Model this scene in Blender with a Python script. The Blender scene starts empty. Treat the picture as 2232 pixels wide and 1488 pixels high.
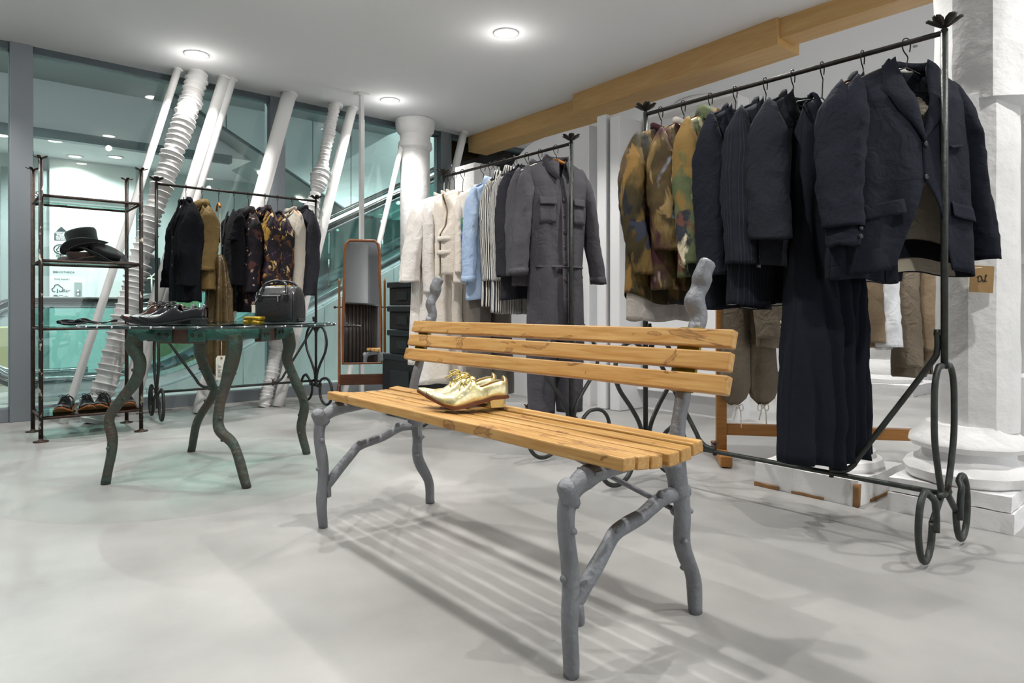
import bpy, bmesh, math, random
from mathutils import Vector, Matrix, noise
R = math.radians; PI = math.pi
sc = bpy.context.scene
col = sc.collection
random.seed(7)
# ------------------------------------------------------------------ camera, world, lights, exposure
H = 0.82; F = 1458.0; ANG = R(40.7); CA, SA = math.cos(ANG), math.sin(ANG)
CEIL = 2.74
cd = bpy.data.cameras.new('camera'); cam = bpy.data.objects.new('camera', cd); col.objects.link(cam)
cam.location = (0, 0, H); cam.rotation_euler = (PI/2, 0, -ANG)
cd.sensor_width = 36; cd.lens = 36*F/2232; cd.shift_y = -72/2232; cd.clip_start = .05; cd.clip_end = 100
sc.camera = cam
w = bpy.data.worlds.new('world'); sc.world = w; w.use_nodes = True
bg = w.node_tree.nodes['Background']; bg.inputs[0].default_value = (.93, .97, 1, 1); bg.inputs[1].default_value = 1.0
sc.view_settings.view_transform = 'Standard'; sc.view_settings.look = 'None'
sc.view_settings.gamma = 1; sc.view_settings.exposure = 0.74; sc.view_settings.use_curve_mapping = False
cy = sc.cycles; cy.max_bounces = 6; cy.diffuse_bounces = 3; cy.glossy_bounces = 3; cy.transmission_bounces = 4; cy.transparent_max_bounces = 24
cy.caustics_reflective = False; cy.caustics_refractive = False; cy.sample_clamp_indirect = 4; cy.use_denoising = True; cy.use_adaptive_sampling = True; cy.adaptive_threshold = .05; cy.adaptive_min_samples = 16

SPOT_W = 56.0; GLOW_W = 0.95; ATRIUM_W = 120.0
def lamp(name, kind, loc, power, color=(1, .96, .9), size=.05, angle=100, blend=.6, aim=None):
    l = bpy.data.lights.new(name, kind); l.energy = power; l.color = color
    if kind in ('SPOT', 'POINT'): l.shadow_soft_size = size
    if kind == 'SPOT': l.spot_size = R(angle); l.spot_blend = blend
    o = bpy.data.objects.new(name, l); col.objects.link(o); o.location = loc
    if aim: o.rotation_euler = (Vector(aim)-Vector(loc)).to_track_quat('-Z', 'Y').to_euler()
    return o

def ray(px): a = (px-1116)/F; return (CA*a+SA, -SA*a+CA)
def P(px, py, d):
    r = ray(px); return Vector((r[0]*d, r[1]*d, H-(py-672)/F*d))
def onX(px, py, X):
    r = ray(px); return P(px, py, X/r[0])
def onY(px, py, Y):
    r = ray(px); return P(px, py, Y/r[1])
def onZ(px, py, z): return P(px, py, (H-z)*F/(py-672))

# ------------------------------------------------------------------ materials
def lin(h):
    h = h.lstrip('#'); c = [int(h[i:i+2], 16)/255 for i in (0, 2, 4)]
    return tuple((x/12.92 if x <= .04045 else ((x+.055)/1.055)**2.4) for x in c)+(1,)
MATS = {}
def mat(name, c, rough=.6, metal=0, var=None, bump=None, sheen=0, emit=None, coat=0, stretch=(1, 1, 1), spec=.5, alpha=None):
    """var=(scale, hex2, contrast)  bump=(scale, strength)"""
    if name in MATS: return MATS[name]
    m = bpy.data.materials.new(name); m.use_nodes = True; nt = m.node_tree; b = nt.nodes['Principled BSDF']
    b.inputs['Base Color'].default_value = lin(c); b.inputs['Roughness'].default_value = rough; b.inputs['Metallic'].default_value = metal
    b.inputs['Specular IOR Level'].default_value = spec
    if sheen: b.inputs['Sheen Weight'].default_value = sheen; b.inputs['Sheen Roughness'].default_value = .5
    if coat: b.inputs['Coat Weight'].default_value = coat; b.inputs['Coat Roughness'].default_value = .15
    if emit: b.inputs['Emission Color'].default_value = lin(emit[0]); b.inputs['Emission Strength'].default_value = emit[1]
    if var or bump:
        tc = nt.nodes.new('ShaderNodeTexCoord'); mp = nt.nodes.new('ShaderNodeMapping'); mp.inputs['Scale'].default_value = stretch
        nt.links.new(tc.outputs['Object'], mp.inputs[0])
    if var:
        n = nt.nodes.new('ShaderNodeTexNoise'); n.inputs['Scale'].default_value = var[0]; n.inputs['Detail'].default_value = 6
        nt.links.new(mp.outputs[0], n.inputs['Vector'])
        r = nt.nodes.new('ShaderNodeValToRGB'); k = var[2]
        k0 = var[3] if len(var) > 3 else .5; r.color_ramp.elements[0].position = k0-k; r.color_ramp.elements[1].position = k0+k
        r.color_ramp.elements[0].color = lin(c); r.color_ramp.elements[1].color = lin(var[1])
        nt.links.new(n.outputs['Fac'], r.inputs[0]); nt.links.new(r.outputs[0], b.inputs['Base Color'])
    if bump:
        n = nt.nodes.new('ShaderNodeTexNoise'); n.inputs['Scale'].default_value = bump[0]; n.inputs['Detail'].default_value = 5
        nt.links.new(mp.outputs[0], n.inputs['Vector'])
        u = nt.nodes.new('ShaderNodeBump'); u.inputs['Strength'].default_value = bump[1]; u.inputs['Distance'].default_value = .01
        nt.links.new(n.outputs['Fac'], u.inputs['Height']); nt.links.new(u.outputs[0], b.inputs['Normal'])
    MATS[name] = m; return m

def ramp_mat(name, stops, scale, rough=.7, detail=3, stretch=(1, 1, 1), dist=.0, const=False, bump=.25, sheen=.2, kind='noise'):
    """several colours laid out by a noise: printed cloth"""
    m = bpy.data.materials.new(name); m.use_nodes = True; nt = m.node_tree; b = nt.nodes['Principled BSDF']
    b.inputs['Roughness'].default_value = rough; b.inputs['Sheen Weight'].default_value = sheen
    tc = nt.nodes.new('ShaderNodeTexCoord'); mp = nt.nodes.new('ShaderNodeMapping'); mp.inputs['Scale'].default_value = stretch
    nt.links.new(tc.outputs['Object'], mp.inputs[0])
    if kind == 'noise':
        n = nt.nodes.new('ShaderNodeTexNoise'); n.inputs['Scale'].default_value = scale; n.inputs['Detail'].default_value = detail; n.inputs['Distortion'].default_value = dist
    else:
        n = nt.nodes.new('ShaderNodeTexWave'); n.bands_direction = kind; n.inputs['Scale'].default_value = scale; n.inputs['Distortion'].default_value = dist
        n.inputs['Detail'].default_value = 1; n.inputs['Detail Scale'].default_value = detail
    nt.links.new(mp.outputs[0], n.inputs['Vector'])
    r = nt.nodes.new('ShaderNodeValToRGB'); cr = r.color_ramp
    if const: cr.interpolation = 'CONSTANT'
    while len(cr.elements) < len(stops): cr.elements.new(.5)
    for e, (p, c) in zip(cr.elements, stops): e.position = p; e.color = lin(c)
    nt.links.new(n.outputs['Fac'], r.inputs[0]); nt.links.new(r.outputs[0], b.inputs['Base Color'])
    n2 = nt.nodes.new('ShaderNodeTexNoise'); n2.inputs['Scale'].default_value = 30; n2.inputs['Detail'].default_value = 4
    nt.links.new(tc.outputs['Object'], n2.inputs['Vector'])
    u = nt.nodes.new('ShaderNodeBump'); u.inputs['Strength'].default_value = bump; u.inputs['Distance'].default_value = .01
    nt.links.new(n2.outputs['Fac'], u.inputs['Height']); nt.links.new(u.outputs[0], b.inputs['Normal'])
    MATS[name] = m; return m

def stripe_mat(name, c1, c2, per, duty, rough=.8, wob=.004):
    m = mat(name, c1, rough, bump=(18, .4), spec=.2); nt = m.node_tree; b = nt.nodes['Principled BSDF']
    at = nt.nodes.new('ShaderNodeAttribute'); at.attribute_name = 'st'; sx = nt.nodes.new('ShaderNodeSeparateXYZ'); nt.links.new(at.outputs['Vector'], sx.inputs[0])
    tc = nt.nodes.new('ShaderNodeTexCoord'); n = nt.nodes.new('ShaderNodeTexNoise'); n.inputs['Scale'].default_value = 9; nt.links.new(tc.outputs['Object'], n.inputs['Vector'])
    a = nt.nodes.new('ShaderNodeMath'); a.operation = 'MULTIPLY_ADD'; a.inputs[1].default_value = wob*2; nt.links.new(n.outputs['Fac'], a.inputs[0]); nt.links.new(sx.outputs[0], a.inputs[2])
    d = nt.nodes.new('ShaderNodeMath'); d.operation = 'MULTIPLY'; d.inputs[1].default_value = 1/per; nt.links.new(a.outputs[0], d.inputs[0])
    f = nt.nodes.new('ShaderNodeMath'); f.operation = 'FRACT'; nt.links.new(d.outputs[0], f.inputs[0])
    g = nt.nodes.new('ShaderNodeMath'); g.operation = 'LESS_THAN'; g.inputs[1].default_value = duty; nt.links.new(f.outputs[0], g.inputs[0])
    x = nt.nodes.new('ShaderNodeMixRGB'); x.inputs[1].default_value = lin(c1); x.inputs[2].default_value = lin(c2)
    nt.links.new(g.outputs[0], x.inputs[0]); nt.links.new(x.outputs[0], b.inputs['Base Color']); return m
def patch_mat(name, base, patches, rough=.75):
    """printed cloth: patches of colour, each its own noise; patches = (hex, scale, threshold, softness, z stretch)"""
    m = mat(name, base[0], rough, var=(base[2], base[1], .15), bump=(20, .45), spec=.2); nt = m.node_tree; b = nt.nodes['Principled BSDF']
    tc = nt.nodes.new('ShaderNodeTexCoord'); last = b.inputs['Base Color'].links[0].from_socket
    for i, (c, s, th, so, zs) in enumerate(patches):
        mp = nt.nodes.new('ShaderNodeMapping'); mp.inputs['Location'].default_value = (i*3.7+1, i*1.9, i*5.3); mp.inputs['Scale'].default_value = (1, 1, zs); nt.links.new(tc.outputs['Object'], mp.inputs[0])
        n = nt.nodes.new('ShaderNodeTexNoise'); n.inputs['Scale'].default_value = s; n.inputs['Detail'].default_value = 5; n.inputs['Distortion'].default_value = .5; nt.links.new(mp.outputs[0], n.inputs['Vector'])
        r = nt.nodes.new('ShaderNodeValToRGB'); r.color_ramp.elements[0].position = th; r.color_ramp.elements[1].position = th+so; nt.links.new(n.outputs['Fac'], r.inputs[0])
        x = nt.nodes.new('ShaderNodeMixRGB'); x.inputs[2].default_value = lin(c); nt.links.new(r.outputs[0], x.inputs[0]); nt.links.new(last, x.inputs[1]); last = x.outputs[0]
    nt.links.new(last, b.inputs['Base Color']); return m
def glass_mat(name, tint, ior=1.5, rough=0.0):
    m = bpy.data.materials.new(name); m.use_nodes = True; nt = m.node_tree; nt.nodes.remove(nt.nodes['Principled BSDF'])
    out = nt.nodes['Material Output']; t = nt.nodes.new('ShaderNodeBsdfTransparent'); t.inputs[0].default_value = lin(tint)
    g = nt.nodes.new('ShaderNodeBsdfGlossy'); g.inputs['Roughness'].default_value = rough
    f = nt.nodes.new('ShaderNodeFresnel'); f.inputs[0].default_value = ior; x = nt.nodes.new('ShaderNodeMixShader')
    nt.links.new(f.outputs[0], x.inputs[0]); nt.links.new(t.outputs[0], x.inputs[1]); nt.links.new(g.outputs[0], x.inputs[2]); nt.links.new(x.outputs[0], out.inputs[0])
    MATS[name] = m; return m

def wood_mat(name, c1, c2, dark=None, axis=1, scale=6.0, rough=.45, marks=True):
    m = bpy.data.materials.new(name); m.use_nodes = True; nt = m.node_tree; b = nt.nodes['Principled BSDF']; b.inputs['Roughness'].default_value = rough
    tc = nt.nodes.new('ShaderNodeTexCoord'); mp = nt.nodes.new('ShaderNodeMapping'); s = [1, 1, 1]; s[axis] = .07; mp.inputs['Scale'].default_value = s
    nt.links.new(tc.outputs['Object'], mp.inputs[0])
    oi = nt.nodes.new('ShaderNodeObjectInfo'); ad = nt.nodes.new('ShaderNodeVectorMath'); ad.operation = 'ADD'
    sca = nt.nodes.new('ShaderNodeVectorMath'); sca.operation = 'SCALE'; sca.inputs[0].default_value = (9, 13, 7); nt.links.new(oi.outputs['Random'], sca.inputs['Scale'])
    nt.links.new(mp.outputs[0], ad.inputs[0]); nt.links.new(sca.outputs[0], ad.inputs[1])
    n = nt.nodes.new('ShaderNodeTexNoise'); n.inputs['Scale'].default_value = scale*14; n.inputs['Detail'].default_value = 7; n.inputs['Distortion'].default_value = .6
    nt.links.new(ad.outputs[0], n.inputs['Vector'])
    r = nt.nodes.new('ShaderNodeValToRGB'); r.color_ramp.elements[0].position = .3; r.color_ramp.elements[1].position = .72
    r.color_ramp.elements[0].color = lin(c1); r.color_ramp.elements[1].color = lin(c2)
    nt.links.new(n.outputs['Fac'], r.inputs[0]); last = r.outputs[0]
    if marks:
        mp2 = nt.nodes.new('ShaderNodeMapping'); s2 = [1, 1, 1]; s2[axis] = .45; mp2.inputs['Scale'].default_value = s2
        nt.links.new(tc.outputs['Object'], mp2.inputs[0]); ad2 = nt.nodes.new('ShaderNodeVectorMath'); ad2.operation = 'ADD'
        nt.links.new(mp2.outputs[0], ad2.inputs[0]); nt.links.new(sca.outputs[0], ad2.inputs[1])
        q = nt.nodes.new('ShaderNodeTexNoise'); q.inputs['Scale'].default_value = 13; q.inputs['Detail'].default_value = 6; q.inputs['Distortion'].default_value = 1.2
        nt.links.new(ad2.outputs[0], q.inputs['Vector'])
        rr = nt.nodes.new('ShaderNodeValToRGB'); cr = rr.color_ramp
        cr.elements[0].position = .605; cr.elements[0].color = (0, 0, 0, 1); cr.elements[1].position = .625; cr.elements[1].color = (.75, .75, .75, 1)
        e = cr.elements.new(.66); e.color = (.22, .22, .22, 1); e = cr.elements.new(.75); e.color = (.6, .6, .6, 1)
        nt.links.new(q.outputs['Fac'], rr.inputs[0])
        mx = nt.nodes.new('ShaderNodeMixRGB'); mx.inputs[2].default_value = lin(dark); nt.links.new(rr.outputs[0], mx.inputs[0]); nt.links.new(last, mx.inputs[1]); last = mx.outputs[0]
    nt.links.new(last, b.inputs['Base Color'])
    u = nt.nodes.new('ShaderNodeBump'); u.inputs['Strength'].default_value = .12; u.inputs['Distance'].default_value = .004
    nt.links.new(n.outputs['Fac'], u.inputs['Height']); nt.links.new(u.outputs[0], b.inputs['Normal'])
    MATS[name] = m; return m

# ------------------------------------------------------------------ mesh helpers
def org(o):
    while o.parent: o = o.parent
    return Vector(o.get('_org', (0, 0, 0))) if '_org' in o else Vector((0, 0, 0))
class MB:
    def __init__(s): s.v = []; s.f = []; s.st = {}
    def add(s, vs, fs):
        k = len(s.v); s.v += [Vector(p) for p in vs]; s.f += [tuple(i+k for i in f) for f in fs]; return s
    def box(s, a, b, rz=0, c=None):
        x0, y0, z0 = a; x1, y1, z1 = b
        vs = [Vector(p) for p in ((x0, y0, z0), (x1, y0, z0), (x1, y1, z0), (x0, y1, z0), (x0, y0, z1), (x1, y0, z1), (x1, y1, z1), (x0, y1, z1))]
        if rz:
            c = Vector(c) if c else Vector(((x0+x1)/2, (y0+y1)/2, 0)); M = Matrix.Rotation(rz, 3, 'Z'); vs = [M@(p-c)+c for p in vs]
        return s.add(vs, [(0, 3, 2, 1), (4, 5, 6, 7), (0, 1, 5, 4), (1, 2, 6, 5), (2, 3, 7, 6), (3, 0, 4, 7)])
    def prism(s, poly, z0, z1):
        n = len(poly); vs = [(x, y, z0) for x, y in poly]+[(x, y, z1) for x, y in poly]
        return s.add(vs, [tuple(range(n-1, -1, -1)), tuple(range(n, 2*n))]+[(i, (i+1) % n, n+(i+1) % n, n+i) for i in range(n)])
    def extr(s, poly, d):
        """planar polygon of 3-d points pushed along d"""
        d = Vector(d); poly = [Vector(p) for p in poly]; n = len(poly); vs = poly+[p+d for p in poly]
        return s.add(vs, [tuple(range(n-1, -1, -1)), tuple(range(n, 2*n))]+[(i, (i+1) % n, n+(i+1) % n, n+i) for i in range(n)])
    def grid(s, rows, closed=False, cloth=0):
        n = len(rows[0]); vs = [p for r in rows for p in r]; fs = []; k0 = len(s.v)
        if cloth:
            for i in range(len(rows)):
                for j in range(n): s.st[k0+i*n+j] = (j/n*cloth, i/len(rows), 0)
        for i in range(len(rows)-1):
            for j in range(n if closed else n-1):
                k = (j+1) % n; fs.append((i*n+j, i*n+k, (i+1)*n+k, (i+1)*n+j))
        return s.add(vs, fs)
    def tube(s, pts, r, n=8, closed=False, caps=True, rough=0, sx=1, seed=0, up=None):
        pts = [Vector(p) for p in pts]; m = len(pts); rs = r if isinstance(r, (list, tuple)) else [r]*m
        T = []
        for i in range(m):
            a = pts[(i-1) % m] if (closed or i) else pts[0]; b = pts[(i+1) % m] if (closed or i < m-1) else pts[-1]
            t = (b-a); T.append(t.normalized() if t.length > 1e-9 else Vector((0, 0, 1)))
        u = Vector(up) if up else (Vector((0, 0, 1)) if abs(T[0].z) < .9 else Vector((1, 0, 0)))
        rows = []
        for i in range(m):
            u = (u-T[i]*u.dot(T[i])).normalized(); v = T[i].cross(u); row = []
            for j in range(n):
                a = 2*PI*j/n; q = rs[i]
                if rough: q *= 1+rough*noise.noise(Vector((pts[i].x*9+math.cos(a)*.7+seed*7.1, pts[i].y*9+math.sin(a)*.7, pts[i].z*9)))
                row.append(pts[i]+u*math.cos(a)*q*sx+v*math.sin(a)*q)
            rows.append(row)
        if closed: rows.append(rows[0])
        k = len(s.v); s.grid(rows, True)
        if caps and not closed:
            s.f.append(tuple(k+j for j in range(n-1, -1, -1))); s.f.append(tuple(k+(m-1)*n+j for j in range(n)))
        return s
    def lathe(s, prof, c=(0, 0, 0), n=24, tilt=None, sx=1, sy=1):
        rows = []
        for r, z in prof:
            row = [Vector((math.cos(2*PI*j/n)*r*sx, math.sin(2*PI*j/n)*r*sy, z)) for j in range(n)]
            rows.append(row)
        if tilt is not None: rows = [[tilt@p for p in row] for row in rows]
        rows = [[p+Vector(c) for p in row] for row in rows]
        k = len(s.v); s.grid(rows, True)
        if prof[0][0] > 1e-6: s.f.append(tuple(k+j for j in range(n-1, -1, -1)))
        if prof[-1][0] > 1e-6: s.f.append(tuple(k+(len(prof)-1)*n+j for j in range(n)))
        return s
    def ball(s, c, r, n=10):
        return s.lathe([(max(1e-7, r*math.sin(PI*i/6)), -r*math.cos(PI*i/6)) for i in range(7)], c, n)
    def build(s, name, m, parent=None, smooth=True, local=False, bevel=0, solid=0, auto=None):
        me = bpy.data.meshes.new(name)
        o = bpy.data.objects.new(name, me); col.objects.link(o)
        if parent is not None:
            o.parent = parent; off = Vector((0, 0, 0)) if local else org(parent)
        elif local: off = Vector((0, 0, 0))
        else:
            xs = [p.x for p in s.v]; ys = [p.y for p in s.v]; zs = [p.z for p in s.v]
            off = Vector(((min(xs)+max(xs))/2, (min(ys)+max(ys))/2, min(zs))); o.location = off; o['_org'] = tuple(off)
        me.from_pydata([p-off for p in s.v], [], s.f); me.update()
        if s.st:
            at = me.attributes.new('st', 'FLOAT_VECTOR', 'POINT'); at.data.foreach_set('vector', [c for i in range(len(s.v)) for c in s.st.get(i, (0, 0, 0))])
        me.materials.append(MATS[m] if isinstance(m, str) else m)
        if smooth:
            me.polygons.foreach_set('use_smooth', [True]*len(me.polygons))
            if auto: me.set_sharp_from_angle(angle=R(auto))
        if bevel:
            b = o.modifiers.new('bevel', 'BEVEL'); b.width = bevel; b.segments = 2; b.limit_method = 'ANGLE'; b.angle_limit = R(40)
        if solid:
            b = o.modifiers.new('solid', 'SOLIDIFY'); b.thickness = solid; b.offset = 0
        return o
def tag(o, label=None, cat=None, group=None, kind=None):
    if label: o['label'] = label
    if cat: o['category'] = cat
    if group: o['group'] = group
    if kind: o['kind'] = kind
    return o
def thing(name, label, cat, loc=(0, 0, 0), rz=0, group=None):
    o = bpy.data.objects.new(name, None); col.objects.link(o); o.location = loc; o.rotation_euler = (0, 0, rz); o['_org'] = tuple(loc); o.empty_display_size = .1
    return tag(o, label, cat, group)
def copy_tree(o, parent=None):
    c = o.copy(); col.objects.link(c); c.parent = parent
    for ch in list(o.children): copy_tree(ch, c)
    return c
def smooth(pts, k=6, closed=False):
    pts = [Vector(p) for p in pts]; n = len(pts); out = []
    for i in range(n if closed else n-1):
        p1, p2 = pts[i], pts[(i+1) % n]
        p0 = pts[(i-1) % n] if (closed or i) else p1+(p1-p2); p3 = pts[(i+2) % n] if (closed or i < n-2) else p2+(p2-p1)
        for j in range(k):
            t = j/k; out.append(.5*((2*p1)+(p2-p0)*t+(2*p0-5*p1+4*p2-p3)*t*t+(3*p1-p0-3*p2+p3)*t**3))
    if not closed: out.append(pts[-1])
    return out
def lerp(a, b, t): return a+(b-a)*t
def interp(x, tab):
    if x <= tab[0][0]: return tab[0][1]
    for (x0, y0), (x1, y1) in zip(tab, tab[1:]):
        if x <= x1: return lerp(y0, y1, (x-x0)/(x1-x0))
    return tab[-1][1]
def text_mesh(txt, size, bold=0.0, align='CENTER', spacing=1.0):
    c = bpy.data.curves.new('t', 'FONT'); c.body = txt; c.size = size; c.align_x = align; c.extrude = .001; c.offset = bold; c.space_character = spacing
    o = bpy.data.objects.new('t', c); col.objects.link(o)
    dg = bpy.context.evaluated_depsgraph_get(); me = bpy.data.meshes.new_from_object(o.evaluated_get(dg))
    vs = [v.co.copy() for v in me.vertices]; fs = [tuple(p.vertices) for p in me.polygons]
    bpy.data.objects.remove(o); bpy.data.meshes.remove(me); bpy.data.curves.remove(c); return vs, fs
def put_text(name, txt, size, origin, right, upv, m, parent=None, bold=0.0, align='CENTER', sx=1.0, spacing=1.0):
    vs, fs = text_mesh(txt, size, bold, align, spacing); r = Vector(right).normalized(); u = Vector(upv).normalized(); nn = r.cross(u); o = Vector(origin)
    b = MB(); b.add([o+r*v.x*sx+u*v.y+nn*v.z for v in vs], fs); return b.build(name, m, parent, smooth=False)
# ------------------------------------------------------------------ palette
mat('concrete', '#b4b3b1', .42, var=(1.8, '#91908e', .2), bump=(60, .05))
mat('ceiling_white', '#eff0f2', .9)
mat('wall_white', '#ecedef', .7, bump=(18, .05))
mat('plaster', '#f0f0f0', .75, var=(5, '#dcdcda', .25), bump=(22, .5))
mat('plaster_fine', '#f1f1f0', .7, bump=(45, .2))
mat('chipped', '#efefee', .75, var=(4, '#f4f4f4', .3), bump=(25, .6))
mat('bare_wood', '#8f6a43', .8, bump=(30, .4))
mat('frame_grey', '#8d9398', .45, metal=.6)
mat('frame_dark', '#5c666a', .5, metal=.5)
mat('pale_panel', '#e0eaea', .55, var=(.8, '#d6e2e2', .2))
mat('grey_panel', '#9aa3a3', .55)
mat('soffit', '#9fa6a6', .6)
mat('steel', '#c9cfd2', .25, metal=.9)
mat('rubber', '#2c2724', .35)
mat('lamp_white', '#ffffff', .5, emit=('#fff6e6', 14))
mat('lamp_trim', '#f2f2f2', .5)
mat('strip_light', '#e8ffff', .5, emit=('#d6fbff', 4))
mat('iron', '#26221f', .5, metal=.35, var=(30, '#36302b', .2), bump=(70, .25))
mat('iron_green', '#2d302e', .45, metal=.3, var=(40, '#3b403c', .2), bump=(80, .2))
mat('iron_chipped', '#2b211d', .55, metal=.2, var=(34, '#d8cfbf', .03, .62), bump=(60, .3), stretch=(1, 1, .5))
mat('iron_rusty', '#33231d', .6, metal=.2, var=(40, '#4a362c', .15), bump=(60, .3))
mat('aluminium', '#868a8e', .5, metal=.25, var=(9, '#74757a', .25), bump=(55, .45))
mat('bronze', '#43524c', .6, metal=.2, var=(16, '#51453a', .2), bump=(45, .9))
mat('verdigris', '#2f6a62', .6, metal=.2, var=(22, '#44524b', .22), bump=(50, .9))
mat('brown_block', '#5a3e33', .6, var=(25, '#46302a', .2), bump=(40, .3))
mat('bolt', '#4a3b30', .5, metal=.5)
wood_mat('oak_slat', '#b18040', '#cba365', dark='#6f431d', axis=1, rough=.4)
wood_mat('oak_beam', '#c49a5e', '#d2ac72', axis=1, marks=False, rough=.5, scale=3)
wood_mat('mirror_wood', '#6d3f20', '#8c5830', axis=2, marks=False, rough=.35)
wood_mat('dark_wood', '#42210f', '#5b3118', axis=0, marks=False, rough=.35)
wood_mat('rail_wood', '#9c6527', '#b27c3a', axis=0, marks=False, rough=.45)
mat('brass', '#a88a1e', .4, metal=.7, var=(20, '#6e6118', .2))
mat('mirror', '#f4f4f4', .02, metal=1)
glass_mat('window_glass', '#ecf5f3', 1.65)
glass_mat('teal_glass', '#dff0ee', 1.5)
glass_mat('shelf_glass', '#d9f0ea', 1.5)
mat('glass_edge', '#1d2f30', .15, spec=.8)
mat('gold_leather', '#e9dd9c', .30, metal=.85, var=(12, '#f3ecc6', .25), bump=(26, .35))
mat('sole_brown', '#6d3d22', .55, bump=(50, .2))
mat('sole_tan', '#a8693f', .6)
mat('lining_brown', '#9a6726', .6)
mat('black_leather', '#15171b', .28, coat=.4, bump=(35, .12))
mat('black_grain', '#1b1b1f', .42, coat=.2, bump=(90, .3))
mat('brown_leather', '#40241a', .3, coat=.4, bump=(40, .15))
mat('lace_black', '#101013', .7); mat('lace_brown', '#54352a', .7); mat('lace_gold', '#cdb765', .5, metal=.4)
mat('felt_black', '#0e1013', .95, sheen=.3, bump=(80, .3)); mat('felt_brown', '#3a2b26', .95, sheen=.3, bump=(80, .3))
mat('case_black', '#15181a', .45, bump=(120, .15)); mat('case_green', '#20272a', .4); mat('case_metal', '#a7adb0', .35, metal=.8)
mat('paper', '#e9e6da', .8); mat('kraft', '#9a7b50', .85, var=(14, '#8b6e46', .2)); mat('ink', '#23211f', .8); mat('sign_ink', '#3a4044', .7)
mat('string', '#e8e4da', .8); mat('white_plastic', '#f0f0f0', .4)
mat('khaki_box', '#b3b083', .7); mat('khaki_glow', '#a8ab7e', .7)
mat('dark_banner', '#1d2326', .6); mat('gold', '#caa53a', .3, metal=.8)
mat('wood_hanger', '#b5772f', .45, bump=(30, .1)); mat('wire', '#2a2826', .35, metal=.7)
# ------------------------------------------------------------------ the setting
GY = 6.06
MB().box((-7, -6, -.1), (12, 12, 0)).build('floor', 'concrete', smooth=False)['kind'] = 'structure'
ce = MB().box((-7, -6, CEIL), (12, GY+.06, CEIL+.2)).build('ceiling', 'ceiling_white', smooth=False); ce['kind'] = 'structure'
GC = 3.35
o = MB().box((-7, GY+.06, GC), (5.0, 9.0, GC+.15)).build('ceiling', 'soffit', smooth=False); o['kind'] = 'structure'
o = MB().box((5.0, GY+.06, 4.9), (12, 9.0, 5.05)).build('ceiling', 'ceiling_white', smooth=False); o['kind'] = 'structure'
o = MB().box((11.9, GY, 0), (12.05, 9.0, 5)).build('wall_right', 'pale_panel', smooth=False); o['kind'] = 'structure'
o = MB().box((5.0, GY-.1, CEIL+.2), (12, GY+.06, 5.05)).build('wall_front', 'pale_panel', smooth=False); o['kind'] = 'structure'
o = MB().box((-7, 9.0, 2.78), (12, 12, GC+.15)).build('ceiling', 'ceiling_white', smooth=False); o['kind'] = 'structure'
o = MB().box((-7, 8.93, 2.70), (2.9, 9.05, 2.80)).build('trim_4', 'frame_dark', smooth=False); o['kind'] = 'structure'
o = MB().box((-7, 10.6, 0), (12, 10.75, 3.4)).build('wall_back', 'pale_panel', smooth=False); o['kind'] = 'structure'
# glass front: one window per bay, each with its pane, head, sill and mullion
xs = [-3.3, -1.42, .466, 2.35, 4.21, 6.1, 8.0]
for i, (a, b) in enumerate(zip(xs, xs[1:])):
    r = tag(thing('window_%d' % (i+1), None, None, (a, GY, 0)), kind='structure')
    MB().box((a+.07, GY-.006, .09), (b-.07, GY+.006, CEIL-.02)).build('pane', 'window_glass', r, smooth=False)
    MB().box((a-.07, GY-.07, 0), (a+.07, GY+.07, CEIL+.0)).build('mullion', 'frame_grey', r, smooth=False, bevel=.004)
    MB().box((a+.07, GY-.05, 0), (b-.07, GY+.05, .10)).build('sill', 'frame_grey', r, smooth=False, bevel=.004)
    MB().box((a+.07, GY-.05, CEIL-.05), (b-.07, GY+.05, CEIL+.04)).build('head', 'frame_dark', r, smooth=False, bevel=.004)
# oak box beams under the ceiling
def beam(n, poly, z0): o = MB().prism(poly, z0, CEIL+.01).build(n, 'oak_beam', smooth=False, bevel=.003); o['kind'] = 'structure'; o['label'] = 'pale oak box beam fixed under the white ceiling'
beam('trim_1', [(4.44, 4.15), (4.70, 4.15), (4.76, 5.98), (4.50, 5.98)], 2.565)
beam('trim_2', [(4.20, 2.20), (4.50, 2.20), (4.63, 4.20), (4.33, 4.20)], 2.562)
beam('trim_3', [(4.24, -1.6), (4.40, -1.6), (4.42, 2.23), (4.23, 2.23)], 2.606)
# white partition walls on the right
def rough_box0(a, d): return MB().box(a, d).build('plaster_block', 'plaster', smooth=False, bevel=.01)
def st(o): o['kind'] = 'structure'; return o
prof = [(3.86, 0), (3.86, 2.37)]+[(4.42+.62*math.sin(a), 1.75+.62*math.cos(a)) for a in [R(q) for q in range(0, 91, 9)]]+[(5.04, 0)]
b = MB(); b.extr([(4.18, y, z) for y, z in prof], (.14, 0, 0)); st(b.build('wall_right', 'wall_white', smooth=False))
b = MB(); b.box((4.12, 3.62, 0), (4.36, 3.72, 2.40)); b.box((4.12, 3.48, 0), (4.44, 3.58, 2.36)); st(b.build('wall_right', 'wall_white', smooth=False, bevel=.008))
r = tag(thing('wall_right', 'white panelled partition wall under the oak beam', None, (4.4, 3, 0)), kind='structure')
MB().box((4.42, 2.62, 0), (4.58, 3.5, 2.38)).build('core', 'wall_white', r, smooth=False)
for z0, z1 in ((.30, 1.00), (1.04, 1.80), (1.84, 2.33)):
    MB().box((4.395, 2.66, z0), (4.425, 3.46, z1)).build('panel', 'wall_white', r, smooth=False, bevel=.006)
MB().box((4.34, 2.62, .16), (4.42, 3.5, .27)).build('ledge', 'wall_white', r, smooth=False, bevel=.006)
st(MB().box((7.6, -6, 0), (7.75, 5.9, CEIL)).build('wall_right', 'wall_white', smooth=False))
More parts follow.
